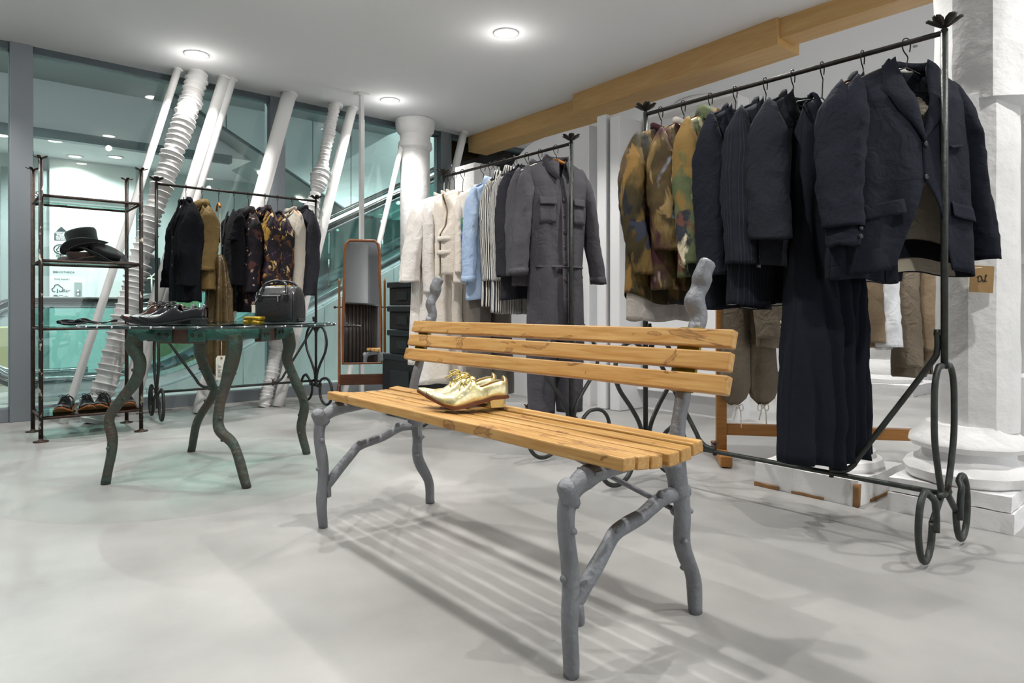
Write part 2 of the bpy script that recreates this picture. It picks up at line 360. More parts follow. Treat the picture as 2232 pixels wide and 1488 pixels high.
o = MB().box((7.57, -6, 0), (7.6, 5.9, .07)).build('baseboard_right', 'frame_dark', smooth=False); o['kind'] = 'structure'
# side and rear walls of the shop, out of the picture; they hold the light in
st(MB().box((-3.45, -5, 0), (-3.3, GY, CEIL)).build('wall_left', 'wall_white', smooth=False))
st(MB().box((-3.45, -5.15, 0), (-1.0, -5, CEIL)).build('wall_front', 'wall_white', smooth=False))
t = tag(rough_box0((3.62, 4.72, 0), (3.92, 5.02, 2.12)), 'tall white plaster block standing behind the far end of the middle rack', 'block')
# ------------------------------------------------------------------ ceiling lights
def downlight(x, y, z=CEIL, label=None, power=SPOT_W, r=.062, color=(1, .975, .94), angle=120, spot=True, glow=True, group='recessed ceiling downlights'):
    t = thing('ceiling_downlight', label, 'downlight', (x, y, z), 0, group)
    MB().lathe([(r+.028, 0), (r+.028, -.006), (r, -.010), (r, 0)], n=32).build('trim_ring', 'lamp_trim', t, local=True)
    MB().lathe([(1e-7, -.006), (r, -.004), (r, 0)], n=32).build('lamp_disc', 'lamp_white', t, local=True)
    if spot:
        lamp('downlight_beam', 'SPOT', (x, y, z-.03), power, color, .025, angle, .55)
        if glow: lamp('added_ceiling_glow', 'POINT', (x, y, z-.14), GLOW_W, color, .03)  # extra point lamp added below the fitting to brighten the ceiling round it
    return t
downlight(1.488, 5.385, label='round recessed downlight above the garment rack by the glass front')
downlight(3.01, 3.564, label='round recessed downlight in the middle of the white ceiling')
downlight(3.168, 5.41, label='round recessed downlight beside the white column capital')
for x, y, lb in ((1.45, 1.7, 'straight above the slatted bench'), (3.05, 1.7, 'above the rack of dark jackets'), (1.45, -.15, 'in front of the bench, near the camera'), (3.05, -.15, 'in front of the thick column'), (1.45, 3.56, 'straight above the round glass table'), (-.15, 1.7, 'left of the bench'), (-.15, 3.56, 'left of the round glass table'), (-.15, 5.4, 'left of the hat shelves')):
    downlight(x, y, label='recessed ceiling downlight '+lb)
for x, y, lb in ((5.9, -.9, 'nearest the camera'), (5.9, 4.6, 'behind the white partition'), (5.3, -2.2, 'furthest to the right'), (6.9, 2.3, 'close to the far white wall')):
    downlight(x, y, label='recessed downlight beyond the oak beam, '+lb, power=SPOT_W*1.6)
t = thing('ceiling_ring_light', 'large round recessed ring fixture in the ceiling behind the right rack', 'ring light', (5.46, 3.56, CEIL))
MB().lathe([(.30, 0), (.30, -.012), (.24, -.02), (.235, 0)], n=48).build('ring', 'lamp_trim', t, local=True)
MB().lathe([(1e-7, -.004), (.235, -.004), (.235, 0)], n=48).build('disc', 'ceiling_white', t, local=True)
p = onZ(1995, 100, CEIL); t = thing('smoke_detector', 'tiny grey detector on the ceiling above the front jacket', 'detector', p)
MB().lathe([(.016, 0), (.016, -.006), (.004, -.012), (1e-7, -.012)], n=16).build('cover', 'grey_panel', t, local=True)
# ------------------------------------------------------------------ atrium behind the glass
def slope(x): # escalator handrail height along X
    return .9 if x < 1.75 else .9+(x-1.75)*.52
def esc_z(x, base):
    k = .35; d = x-1.75
    if d < -k: return base
    if d < k: return base+.52*(d+k)**2/(4*k)
    return base+.52*d
xsamp = [.62+i*.1 for i in range(70)]
E = thing('escalator', 'escalator rising to the right behind the glass with dark handrails', 'escalator', (.6, 7.2, 0))
for yy in (7.2, 8.2):
    loop = [(.62-.38*math.sin(a), yy, .52+.38*math.cos(a)) for a in [R(q) for q in range(180, -1, -12)]]
    loop = [(1.2, yy, .14), (.9, yy, .14)]+loop+[(x, yy, esc_z(x, .9)) for x in xsamp[2:]]
    hr = MB().tube(loop, .038, 8, sx=.7).build('handrail', 'rubber', E)
    inner = [(x, y, z-.0) for x, y, z in loop]
    MB().tube([Vector(p)-Vector((0, 0, 0)) for p in [(x+(.04 if x < .62 else 0), y, (z-.055 if z > .52 else z+.05)) for x, y, z in loop]], .022, 6).build('handrail_track', 'steel', hr)
    # glass balustrade panels, one per bay
    for k in range(0, len(xsamp)-7, 7):
        rows = [[(x, yy, esc_z(x, .17)) for x in xsamp[k:k+8]], [(x, yy, esc_z(x, .84)) for x in xsamp[k:k+8]]]
        rows[0] = [(p[0]-(.006 if j == 7 else 0), p[1], p[2]) for j, p in enumerate(rows[0])]
        MB().grid(rows).build('balustrade_panel', 'teal_glass', E, smooth=False, solid=.012)
    MB().grid([[(x, yy-.06, esc_z(x, .03)) for x in xsamp], [(x, yy-.06, esc_z(x, .15)) for x in xsamp], [(x, yy+.06, esc_z(x, .17)) for x in xsamp]]).build('skirt', 'steel', E, solid=.01, auto=30)
    if yy > 8: MB().tube([(x, yy-.05, esc_z(x, .80)) for x in xsamp[10:]], .028, 6).build('light_strip', 'strip_light', E)
for k in range(0, len(xsamp)-9, 9):
    seg = xsamp[k:k+10]
    MB().grid([[(x+(.008 if j == 0 else 0), 7.13, 0) for j, x in enumerate(seg)], [(x+(.008 if j == 0 else 0), 7.13, esc_z(x, .03)) for j, x in enumerate(seg)]]).build('cladding_panel', 'pale_panel', E, smooth=False, solid=.02)
for k in range(26):
    x = 1.2+k*.25; z = max(.02, esc_z(x, 0)); MB().box((x, 7.28, z-.12), (x+.25, 8.12, z)).build('step', 'frame_dark', E, smooth=False)
# the upper flight crossing behind, seen from below
U = thing('escalator', 'upper escalator flight crossing behind the glass with a grey lit underside', 'escalator', (3.2, 9.1, 2.2))
def uz(x): return 3.33-.519*(x-2.146)
x0, x1 = 1.6, 4.42
MB().grid([[(x0, 8.6, uz(x0)), (x0, 9.8, uz(x0))], [(x1, 8.6, uz(x1)), (x1, 9.8, uz(x1))], [(4.75, 8.6, uz(x1)-.02), (4.75, 9.8, uz(x1)-.02)]]).build('underside', 'soffit', U, smooth=False, solid=.03)
for k in range(5):
    a = lerp(x0, x1, k/5); c = lerp(x0, x1, (k+1)/5)-.012
    MB().extr([(a, 8.6, uz(a)+.01), (c, 8.6, uz(c)+.01), (c, 8.6, uz(c)+1.0), (a, 8.6, uz(a)+1.0)], (0, .03, 0)).build('side_panel', 'pale_panel', U, smooth=False)
MB().box((4.42, 8.6, uz(x1)-.02), (12, 8.64, 4.9)).build('landing_panel', 'pale_panel', U, smooth=False)
MB().tube([(x0, 8.6, uz(x0)), (x1, 8.6, uz(x1)), (4.76, 8.6, uz(x1)-.02)], .022, 6).build('edge_trim', 'frame_dark', U)
for k, x in enumerate((2.35, 2.9, 3.4, 3.95)):
    z = uz(x)-.02; t = Matrix.Rotation(math.atan(.519), 3, 'Y')
    q = MB().lathe([(1e-7, -.012), (.075, -.01), (.075, 0)], (x, 9.2, z), 20, t).build('underside_light', 'lamp_white', U)
for i, (x, y, z, lb) in enumerate(((.75, 7.3, GC, 'upper left beside the wide mullion'), (2.1, 6.75, GC, 'just right of the knobbly column top'), (4.4, 6.75, GC, 'above the escalator behind the mirror'), (.55, 9.5, 2.78, 'leftmost above the directory wall'), (1.05, 9.4, 2.78, 'second above the directory wall'), (1.75, 9.9, 2.78, 'rightmost above the directory wall'), (1.35, 10.2, 2.78, 'closest to the directory wall'), (7.2, 7.5, 4.9, 'added unseen to light the escalator top'), (-.9, 7.4, GC, 'out at the far left'))):  # the escalator-top one is an unseen lamp added to brighten the landing
    downlight(x, y, z, 'atrium downlight behind the glass, '+lb, ATRIUM_W*(.3 if y > 9 else 2.2 if x > 3 else 1), .07, (.93, 1, .985), 150, group='atrium downlights', glow=False)
# directory wall with its lettering
S = thing('directory_wall', 'white directory wall with black shop lettering seen through the glass', 'sign', (1.7, 10.5, 0))
SY = 10.47
a, c = onY(108, 400, SY).x, onY(296, 400, SY).x
MB().box((a, SY, 0), (c, 10.6, 2.78)).build('panel', mat('sign_white', '#eef2f2', .5), S, smooth=False)
MB().box((a-.5, SY+.03, 0), (a, 10.6, 2.6)).build('side_panel', 'grey_panel', S, smooth=False)
TY = SY-.004
def sp(px, py): return onY(px, py, TY)
def poly_sign(name, pts, m='sign_ink', d=.002): MB().extr([sp(*q) for q in pts], (0, -d, 0)).build(name, m, S, smooth=False)
poly_sign('house_mark', [(118, 508), (118, 523.5), (149, 523.5), (149, 508), (133.5, 493)])
for i, tx in enumerate(('DOVER', 'STREET', 'MARKET', 'GINZA')):
    q = sp(133.5, 509.3+i*4.4); q.y -= .004
    put_text('lettering', tx, .030, q, (1, 0, 0), (0, 0, 1), 'white_plastic', S, bold=.001, sx=1.25 if len(tx) == 5 else 1.02)
def ring_sign(name, px, py, rx, rz, t=.006):
    q = sp(px, py); q.y -= .002; MB().tube([(q.x+rx*math.cos(2*PI*k/28), q.y, q.z+rz*math.sin(2*PI*k/28)) for k in range(28)], t, 4, closed=True).build(name, 'sign_ink', S)
def tree_sign(px, py, s):
    q = sp(px, py); q.y -= .002
    pts = smooth([(q.x+x*s, q.y, q.z+z*s) for x, z in ((-.35, -.6), (-.75, -.55), (-.95, -.1), (-.6, .25), (-.4, .75), (.2, .85), (.5, .5), (.9, .2), (.9, -.4), (.5, -.6), (.3, -.35))], 5)
    MB().tube(pts, s*.09, 4).build('tree_mark', 'sign_ink', S); MB().tube([(q.x, q.y, q.z), (q.x, q.y, q.z-.9*s)], s*.1, 4).build('tree_mark', 'sign_ink', S)
ring_sign('circle_mark', 133, 543, .078, .063); tree_sign(133, 543, .052); tree_sign(125, 629, .062)
for tx, px, py, sz, al in (('office', 122, 560, .062, 'LEFT'), ('BIBLIOTHECA', 115, 594, .034, 'LEFT'), ('ROSE BAKERY', 118, 609, .024, 'LEFT'), ('Bar', 135, 636, .058, 'LEFT'), ('7', 130, 662, .07, 'LEFT'), ('B', 131, 437, .05, 'LEFT'), ('L I I', 127, 448, .05, 'LEFT')):
    q = sp(px, py); q.y -= .002; put_text('lettering', tx, sz, q, (1, 0, 0), (0, 0, 1), 'sign_ink', S, align='LEFT', sx=1.15)
q = sp(121, 647); MB().lathe([(.03, 0), (.03, .004)], (q.x, q.y, q.z), 20, Matrix.Rotation(PI/2, 3, 'X')).build('dot_mark', 'sign_ink', S)
ring_sign('ring_mark', 133, 647, .027, .024, .003); ring_sign('ring_mark', 144, 648, .024, .018, .003)
a = sp(162, 615); c = sp(178, 660)
t = tag(MB().box((a.x, SY-.02, c.z), (c.x, SY, a.z)).build('lift_button_plate', 'grey_panel', smooth=False, bevel=.003), 'grey lift call plate with two round buttons on the directory wall', 'call plate')
for py in (635, 642.5):
    q = sp(170, py); MB().lathe([(.024, -.0), (.024, .02)], (q.x, SY-.016, q.z), 16, Matrix.Rotation(PI/2, 3, 'X')).build('button', 'steel', t)
a = onY(58, 418, 10.2); c = onY(84, 452, 10.2)
t = tag(MB().box((a.x, 10.18, c.z), (c.x, 10.24, a.z)).build('hanging_sign', 'wall_white', smooth=False, bevel=.003), 'small white hanging sign with dark letters far left behind the glass', 'sign')
q = onY(60, 443, 10.175); put_text('lettering', 'n', .07, q, (1, 0, 0), (0, 0, 1), 'sign_ink', t, align='LEFT')
q = onY(83, 449, 10.17); put_text('lettering', 'GINZA', .06, q, (0, 0, 1), (-1, 0, 0), 'sign_ink', t, align='LEFT', bold=.002)
MB().tube([((a.x+c.x)/2, 10.21, a.z), ((a.x+c.x)/2, 10.21, 2.78)], .012, 6).build('drop_rod', 'frame_dark', t)
# a few things standing about the atrium
tag(MB().box((.2, 8.9, 0), (.75, 9.3, .62)).build('display_box', 'khaki_box', smooth=False, bevel=.01), 'khaki box behind the escalator newel', 'box')
tag(MB().box((2.05, 8.9, 0), (2.5, 9.2, .98)).build('display_box', 'khaki_box', smooth=False, bevel=.01), 'khaki box beyond the escalator handrail', 'box')
a, c = onY(306, 560, 9.9), onY(349, 640, 9.9)
t = tag(MB().box((a.x, 9.88, c.z), (c.x, 9.94, a.z)).build('banner', 'dark_banner', smooth=False, bevel=.004), 'dark banner with pale branch drawing seen between the white poles', 'banner')
MB().box(((a.x+c.x)/2-.02, 9.895, 0), ((a.x+c.x)/2+.02, 9.93, c.z)).build('stand', 'frame_dark', t, smooth=False)
for pts in ([(312, 612), (325, 606), (343, 610)], [(318, 592), (330, 603), (340, 595)], [(330, 603), (331, 636)]):
    MB().tube([onY(x, y, 9.873) for x, y in pts], .012, 5).build('branch_print', 'paper', t)
a, c = onY(690, 560, 10.5), onY(731, 640, 10.5)
t = tag(MB().box((a.x, 10.55, c.z), (c.x, 10.6, a.z)).build('wall_panel', 'grey_panel', smooth=False, bevel=.004), 'grey framed panel on the atrium wall beyond the escalator', 'panel')
MB().box((a.x+.05, 10.54, c.z+.05), (c.x-.05, 10.556, a.z-.05)).build('inset', 'frame_dark', t, smooth=False)
# ------------------------------------------------------------------ leaning poles and columns by the glass
def lean(name, label, base, top, r, mode=None, seed=0, m='plaster_fine', group=None):
    A, B = Vector(base), Vector(top); n = 2 if not mode else 170
    if not mode:
        t = thing(name, label, 'pole', A, 0, group)
        MB().tube([lerp(A, B, k/14) for k in range(15)], r, 20, rough=.02, up=(0, 1, 0)).build('shaft', m, t)
        MB().tube([B-(B-A).normalized()*.012, B], r+.012, 20).build('ceiling_collar', 'plaster_fine', t)
        return t
    rnd = random.Random(seed); t = thing(name, label, 'column', A, 0, group)
    pts = []; rs = []; z = 0; L = (B-A).length; D = (B-A).normalized()
    nxt = []; s = 0.0
    while s < L:
        f = s/L
        if mode == 'spine':
            step = rnd.uniform(.03, .055); amp = rnd.uniform(.010, .026)
            base_r = r*(1.05+.1*math.sin(f*9))
            nxt += [(s, base_r), (s+step*.55, base_r+amp*.35), (s+step*.8, base_r+amp), (s+step*.93, base_r+amp*.9)]
        else:
            step = rnd.uniform(.022, .045); amp = rnd.uniform(.004, .014); g = 0
            for c, wd, hh in mode: g = max(g, hh*max(0, 1-abs(f-c)/wd))
            base_r = r+g
            nxt += [(s, base_r), (s+step*.5, base_r+amp*.4), (s+step*.8, base_r+amp), (s+step*.94, base_r+amp*.8)]
        s += step
    nxt = [(a, b) for a, b in nxt if a < L]+[(L, r)]
    u = D.cross(Vector((0, 1, 0))).normalized()
    pts = [A+D*a+u*(.012*math.sin(a*3.1+seed)+.008*noise.noise(Vector((a*4, seed, 0)))) for a, b in nxt]
    MB().tube(pts, [b for a, b in nxt], 22, rough=.16, seed=seed, up=(0, 1, 0)).build('shaft', 'plaster', t, auto=50)
    MB().tube([B-D*.02, B], r+.02, 20).build('ceiling_collar', 'plaster_fine', t)
    return t
def fl(px, py): q = onZ(px, py, 0); q.z = 0; return q
def ct(px, py): return onZ(px, py, CEIL)
lean('leaning_pole', 'thin white pole leaning leftmost, behind the hat shelves', fl(138, 923), ct(388, 150), .028)
lean('leaning_column', 'knobbly white spine-like column leaning behind the hat shelves', fl(201, 922), ct(430, 157), .062, 'spine', 3)
lean('leaning_pole', 'thicker white pole of the close leaning pair behind the black jacket', fl(262, 905), ct(490, 168), .046)
lean('leaning_pole', 'slimmer white pole of the close leaning pair behind the black jacket', fl(285, 903), ct(506, 171), .034)
lean('leaning_pole', 'thick white pole leaning behind the middle of the left rack', fl(436, 901), ct(631, 203), .062)
lean('leaning_column', 'white column with stacked discs leaning behind the right end of the left rack', fl(572, 887), ct(733, 226), .044, [(.73, .05, .035), (.57, .035, .055), (.60, .05, .03), (.20, .03, .06)], 11)
lean('leaning_pole', 'white pole leaning directly right of the disc-stacked column', fl(606, 886), ct(768, 234), .045)
lean('leaning_pole', 'slim white pole leaning behind the standing mirror', fl(748, 870), ct(888, 262), .026)
lean('leaning_pole', 'short visible white pole leaning right of the white column under the beam', fl(880, 846), ct(1011, 288), .042)
p = ct(788, 205)
t = thing('square_post', 'thin square white post standing upright behind the mirror', 'post', (p.x, p.y, 0))
MB().box((p.x-.018, p.y-.018, 0), (p.x+.018, p.y+.018, CEIL)).build('shaft', 'plaster_fine', t, smooth=False, bevel=.002)
MB().box((p.x-.05, p.y-.05, CEIL-.01), (p.x+.05, p.y+.05, CEIL)).build('ceiling_plate', 'plaster_fine', t, smooth=False)
p = ct(905, 262)
t = thing('round_column', 'white plaster column with round capital behind the white garments', 'column', (p.x, p.y, 0))
def rough_lathe(prof, c, n=28, rough=.02, seed=1, sides=None):
    b = MB(); rows = []
    for r, z in prof:
        row = []
        for j in range(n):
            a = 2*PI*j/n+.2; q = r
            if sides: q = r/math.cos(((a+PI/sides) % (2*PI/sides))-PI/sides)*.965
            q *= 1+rough*noise.noise(Vector((math.cos(a)*2+seed*5, math.sin(a)*2, z*9)))+rough*.5*noise.noise(Vector((math.cos(a)*7+seed, math.sin(a)*7, z*25)))
            row.append(Vector((c[0]+math.cos(a)*q, c[1]+math.sin(a)*q, z)))
        rows.append(row)
    k = len(b.v); b.grid(rows, True); b.f.append(tuple(range(n-1, -1, -1))); m = (len(prof)-1)*n; b.f.append(tuple(m+j for j in range(n))); return b
rough_lathe([(.15, z/14*2.45) for z in range(15)], p, 28, .05, 2).build('shaft', 'plaster', t)
rough_lathe([(.15, 2.42), (.175, 2.45), (.17, 2.50), (.155, 2.52), (.155, 2.58), (.19, 2.62), (.20, 2.68), (.20, 2.73), (.19, 2.74)], p, 36, .025, 5).build('capital', 'plaster', t, auto=40)
# ------------------------------------------------------------------ bench of oak slats on cast branch legs
B = thing('bench', 'oak slat bench on grey cast branch legs in the foreground', 'bench', (1.33, 1.67, 0))
def bx(y): return .02*(y-1.67)        # the whole bench is turned a touch
Y0, Y1 = .925, 2.415
def slat(name, x0, x1, z0, z1, tilt=0, y0=Y0, y1=Y1, seed=0):
    b = MB(); rows = []; c = Vector(((x0+x1)/2, 0, (z0+z1)/2)); M = Matrix.Rotation(tilt, 3, 'Y')
    for k in range(13):
        y = lerp(y0, y1, k/12); e = .0012*noise.noise(Vector((seed, y*4, 0)))
        rows.append([M@(Vector((x, 0, z))-c)+c+Vector((bx(y)+e, y, e)) for x, z in ((x0, z0), (x1, z0), (x1, z1), (x0, z1))])
    k0 = len(b.v); b.grid(rows, True); b.f.append((3, 2, 1, 0)); b.f.append((48, 49, 50, 51))
    return b.build(name, 'oak_slat', B, smooth=False, bevel=.004)
sz = [(.470, .500), (.463, .494), (.457, .489), (.456, .488), (.459, .491), (.466, .498)]
for i in range(6):
    slat('seat_slat', 1.123+i*.0535, 1.123+i*.0535+.0425, sz[i][0], sz[i][1], [.05, .1, .06, -.02, -.08, -.12][i], Y0+.004*((i*7) % 3), Y1-.006*((i*5) % 3), i)
bs = [(1.487, .606, .654), (1.506, .663, .711), (1.526, .719, .766)]
for i, (x, z0, z1) in enumerate(bs):
    slat('back_slat', x-.013, x+.013, z0, z1, .30, Y0-.03+.004*i, Y1+.01, 20+i)
def branch(name, pts, rad, k=7, seed=0, m='aluminium', parent=None, knots=(), n=12, rough=.22):
    sp_ = smooth(pts, k); rr = []
    for i, p in enumerate(sp_):
        t = i/(len(sp_)-1); rr.append(interp(t, rad)*(1+.06*noise.noise(p*22+Vector((seed, 0, 0)))))
    b = MB().tube(sp_, rr, n, rough=rough, seed=seed)
    o = b.build(name, m, parent)
    for t, ang, ln in knots:
        i = min(len(sp_)-2, int(t*(len(sp_)-1))); d = (sp_[i+1]-sp_[i]).normalized(); u = d.orthogonal().normalized(); u = Matrix.Rotation(ang, 3, d)@u
        MB().tube([sp_[i]+u*rr[i]*.5, sp_[i]+u*(rr[i]+ln*.6)+d*.002, sp_[i]+u*(rr[i]+ln)+d*.004], [.011, .0085, .005], 8, rough=.2, seed=seed).build('knot', m, o)
    return o
for s, yy in ((0, 1.045), (1, 2.365)):
    q = bx(yy)
    dx = .0 if s == 0 else .02
    # front leg: foot, shaft, bend under the seat
    branch('front_leg', [(1.085+q, yy, 0), (1.078+q, yy-.005, .10), (1.088+q, yy+.004, .22), (1.070+q, yy, .33), (1.082+q, yy+.0, .40), (1.13+q, yy+.0, .436), (1.22+q, yy, .446), (1.30+q, yy, .442)],
           [(0, .0185), (.3, .0195), (.6, .0215), (.72, .026), (.85, .024), (1, .015)], seed=s*5+1, parent=B, knots=((.08, .5, .008), (.3, 2.2, .006), (.44, 4.0, .006)))
    MB().tube(smooth([(1.085+q, yy, .388), (1.060+q, yy-.012, .425), (1.052+q, yy-.02, .437)], 4), [.026, .026, .025, .024, .024, .023, .020, .019, .015], 12, rough=.3, seed=s).build('branch_stub', 'aluminium', B)
    # rear leg running up into the back post
    branch('rear_post', [(1.565+q, yy, 0), (1.560+q, yy+.004, .09), (1.505+q, yy, .20), (1.497+q, yy-.004, .30), (1.482+q, yy, .42), (1.484+q, yy, .50), (1.515+q, yy+.004, .60), (1.543+q, yy, .70), (1.568+q, yy, .78)],
           [(0, .019), (.25, .021), (.5, .023), (.6, .021), (.8, .017), (1, .019)], seed=s*5+2, parent=B, knots=((.17, 1.0, .009), (.28, 3.3, .012), (.36, 5.0, .007), (.52, .3, .007)))
    branch('post_tip', [(1.566+q, yy, .765), (1.576+q, yy-.003, .800), (1.571+q, yy+.005, .842), (1.588+q, yy+.003, .880), (1.589+q, yy-.004, .915), (1.604+q, yy-.014, .950)],
           [(0, .020), (.2, .021), (.38, .027), (.52, .022), (.72, .027), (.85, .022), (.97, .021), (1, .016)], seed=s*5+9, parent=B, knots=(), rough=.35)
    branch('seat_arm', [(1.488+q, yy, .33), (1.462+q, yy, .41), (1.41+q, yy, .434), (1.30+q, yy, .440)], [(0, .024), (.5, .022), (1, .014)], seed=s*5+3, parent=B)
    # crooked stretcher
    branch('stretcher', [(1.075+q, yy, .145), (1.115+q, yy+.006, .165), (1.20+q, yy, .258), (1.24+q, yy, .288), (1.33+q, yy, .305), (1.42+q, yy+.003, .335), (1.515+q, yy, .335)],
           [(0, .013), (.1, .020), (.35, .018), (.5, .020), (.8, .0175), (1, .022)], seed=s*5+4, parent=B, knots=((.48, 1.4, .008), (.82, 1.2, .010)))
    branch('branch_stub', [(1.10+q, yy, .155), (1.102+q, yy-.008, .125), (1.105+q, yy-.01, .112)], [(0, .016), (1, .009)], seed=s, parent=B, k=3)
    # thin brace rod from the stretcher joint up to the seat
    yb = yy+(.33 if s == 0 else -.33)
    MB().tube([(1.50+q, yy+(.02 if s == 0 else -.02), .285), (1.30+q, yb, .452)], .0075, 8).build('brace_rod', 'aluminium', B)
    MB().ball((1.50+q, yy+(.02 if s == 0 else -.02), .283), .014).build('brace_bolt', 'aluminium', B)
    MB().extr([(1.494+q, yy-.035, .602), (1.494+q, yy+.035, .602), (1.546+q, yy+.035, .770), (1.546+q, yy-.035, .770)], (.010, 0, -.003)).build('bracket', 'brass', B, smooth=False, bevel=.002)
    MB().box((1.135+q, yy-.03, .444), (1.43+q, yy+.03, .452)).build('seat_bracket', 'aluminium', B, smooth=False)
# ------------------------------------------------------------------ wheeled garment racks
RH = 1.735; RL = .617
def make_rack(label):
    t = thing('garment_rack', label, 'clothes rack', (0, 0, 0), 0, 'wrought iron garment racks')
    def part(n, pts, r=.0105, k=1, nn=8, closed=False, m='iron_green'):
        return MB().tube(smooth(pts, k, closed) if k > 1 else pts, r, nn, closed).build(n, m, t, local=True)
    part('top_rail', [(-RL, 0, RH), (RL, 0, RH)], .0095, m='iron')
    part('bottom_rail', [(-RL+.0, 0, .205), (RL, 0, .205)], .0095)
    for s in (-1, 1):
        nar = s > 0
        part('post', [(s*RL, 0, .63 if nar else .19), (s*RL, 0, RH+.01)], .0115)
        fin = part('finial', [(s*RL, 0, RH), (s*RL, 0, RH+.025)], .008, m='iron')
        for k in range(6):
            a = k*PI/3+.3; d = Vector((math.cos(a), math.sin(a), 0)); e = Vector((-d.y, d.x, 0)); c = Vector((s*RL, 0, RH+.018))
            rows = [[c+d*u+e*wv*(-1+2*j/4)+Vector((0, 0, zz+.006*((-1+2*j/4)**2)))  for j in range(5)] for u, wv, zz in ((.004, .004, 0), (.018, .012, .004), (.034, .017, .014), (.046, .013, .022), (.052, .002, .024))]
            MB().grid(rows).build('petal', 'iron', fin, local=True, solid=.003)
        hw = .085 if nar else .215; ra = .062 if nar else .115; wc = .165 if nar else .20; rb = .12
        z0 = .625 if nar else .60; zt = .64
        for q in (-1, 1):
            if nar:
                path = [(0, z0+.005), (.045, z0+.0), (.078, .57), (hw, .47), (.078, .38), (.045, .28), (.02, .21)]
            else:
                path = [(0, z0-.01), (.03, .635), (.09, .665), (.165, .64), (hw, .55), (.19, .46), (.10, .36), (.04, .28), (.02, .21)]
            # strand runs down and curls round into the wheel ring
            ring = []
            for a in range(0, 376, 15):
                th = R(180+a) if nar else R(150+a)   # starts on the inner side, goes down and round
                ring.append((wc+ra*math.cos(th), rb+.0+(.0105)+(rb-.0105)*math.sin(th)*1.0))
            pts = [(s*RL+(0.004*q), q*x, z) for x, z in path]
            rp = [(s*RL+.004*q+(.012 if i > 20 else 0), q*x, z) for i, (x, z) in enumerate(ring)]
            part('loop_strand', pts+[(s*RL+.004*q, q*(.03 if nar else .035), .16)]+[rp[0]] if not nar else pts+[(s*RL+.004*q, q*.055, .17)]+[rp[0]], .0105, 5)
            part('wheel_ring', rp, .011, 2)
        part('axle', [(s*RL, -.045, .205), (s*RL, .045, .205)], .011)
        for w_ in range(2):
            MB().extr([(s*RL-.012+.024*w_, -.002, .212), (s*RL-.020+.04*w_, -.002, .236), (s*RL-.008+.016*w_, -.002, .236)], (0, .004, 0)).build('wing_nut', 'iron_rusty', t, local=True, smooth=False)
        part('brace', [(s*(RL-.022), 0, .75), (s*(RL-.022), 0, .68), (s*(RL-.05), 0, .62), (s*(RL-.26), 0, .30), (s*(RL-.29), 0, .25), (s*(RL-.325), 0, .222), (s*(RL-.37), 0, .215)], .010, 5)
        part('brace_clip', [(s*RL, 0, .735), (s*(RL-.03), 0, .735)], .008, m='iron_rusty')
        nut = part('brace_bolt', [(s*(RL-.37), 0, .19), (s*(RL-.37), 0, .235)], .009, m='iron_rusty')
        for k in range(4):
            a = k*PI/2+.4; MB().tube([(s*(RL-.37), 0, .233), (s*(RL-.37)+.016*math.cos(a), .016*math.sin(a), .247)], .0035, 5).build('bolt_petal', 'iron_rusty', nut, local=True)
    return t
RX, RYC = 2.535, 1.364
rack1 = make_rack('black iron garment rack of dark jackets beside the thick white column')
rack1.location = (RX, RYC, 0); rack1.rotation_euler = (0, 0, -PI/2)
MX, MYC = 2.672, 3.22
rack2 = copy_tree(rack1); rack2.location = (MX, MYC, 0); rack2.rotation_euler = (0, 0, PI/2); rack2['label'] = 'black iron garment rack of white and grey garments behind the bench'
LY, LXC = 5.425, 1.84
rack3 = copy_tree(rack1); rack3.location = (LXC, LY, 0); rack3.rotation_euler = (0, 0, PI); rack3['label'] = 'thin black iron garment rack in front of the leaning white poles'
# ------------------------------------------------------------------ open iron shelf unit
SX0, SX1, SY0, SY1 = .485, 1.035, 5.0, 5.45
t = thing('shelf_unit', 'rusty iron shelf unit with glass shelves holding hats and shoes', 'shelf unit', ((SX0+SX1)/2, (SY0+SY1)/2, 0))
for x in (SX0, SX1):
    for y in (SY0, SY1):
        chip = (x == SX0 and y == SY0)
        p = MB().tube([(x, y, .004), (x, y, 1.745)], .0125, 10).build('post', 'iron_chipped' if chip or (x == SX1 and y == SY0) else 'iron_rusty', t)
        MB().lathe([(.042, 0), (.042, .005), (.016, .010), (.0125, .02)], (x, y, 0), 16).build('foot_plate', 'iron_rusty', p)
        for k in range(5):
            a = k*2*PI/5+x; d = Vector((math.cos(a), math.sin(a), 0)); e = Vector((-d.y, d.x, 0)); c = Vector((x, y, 1.742))
            MB().grid([[c+d*u+e*v*wv+Vector((0, 0, zz)) for v in (-1, 0, 1)] for u, wv, zz in ((.002, .003, 0), (.02, .010, .004), (.036, .010, .010), (.042, .002, .012))]).build('petal', 'iron_rusty', p, solid=.003)
for z, gl in ((1.515, False), (1.113, True), (.692, True), (.142, True)):
    fr = None
    for a, b in (((SX0, SY0), (SX1, SY0)), ((SX1, SY0), (SX1, SY1)), ((SX1, SY1), (SX0, SY1)), ((SX0, SY1), (SX0, SY0))):
        MB().tube([(a[0], a[1], z), (b[0], b[1], z)], .008, 8).build('shelf_rail', 'iron_rusty', t)
    MB().box((SX0+.012, SY0+.012, z+.004), (SX1-.012, SY1-.012, z+.012)).build('glass_shelf', 'shelf_glass', t, smooth=False)
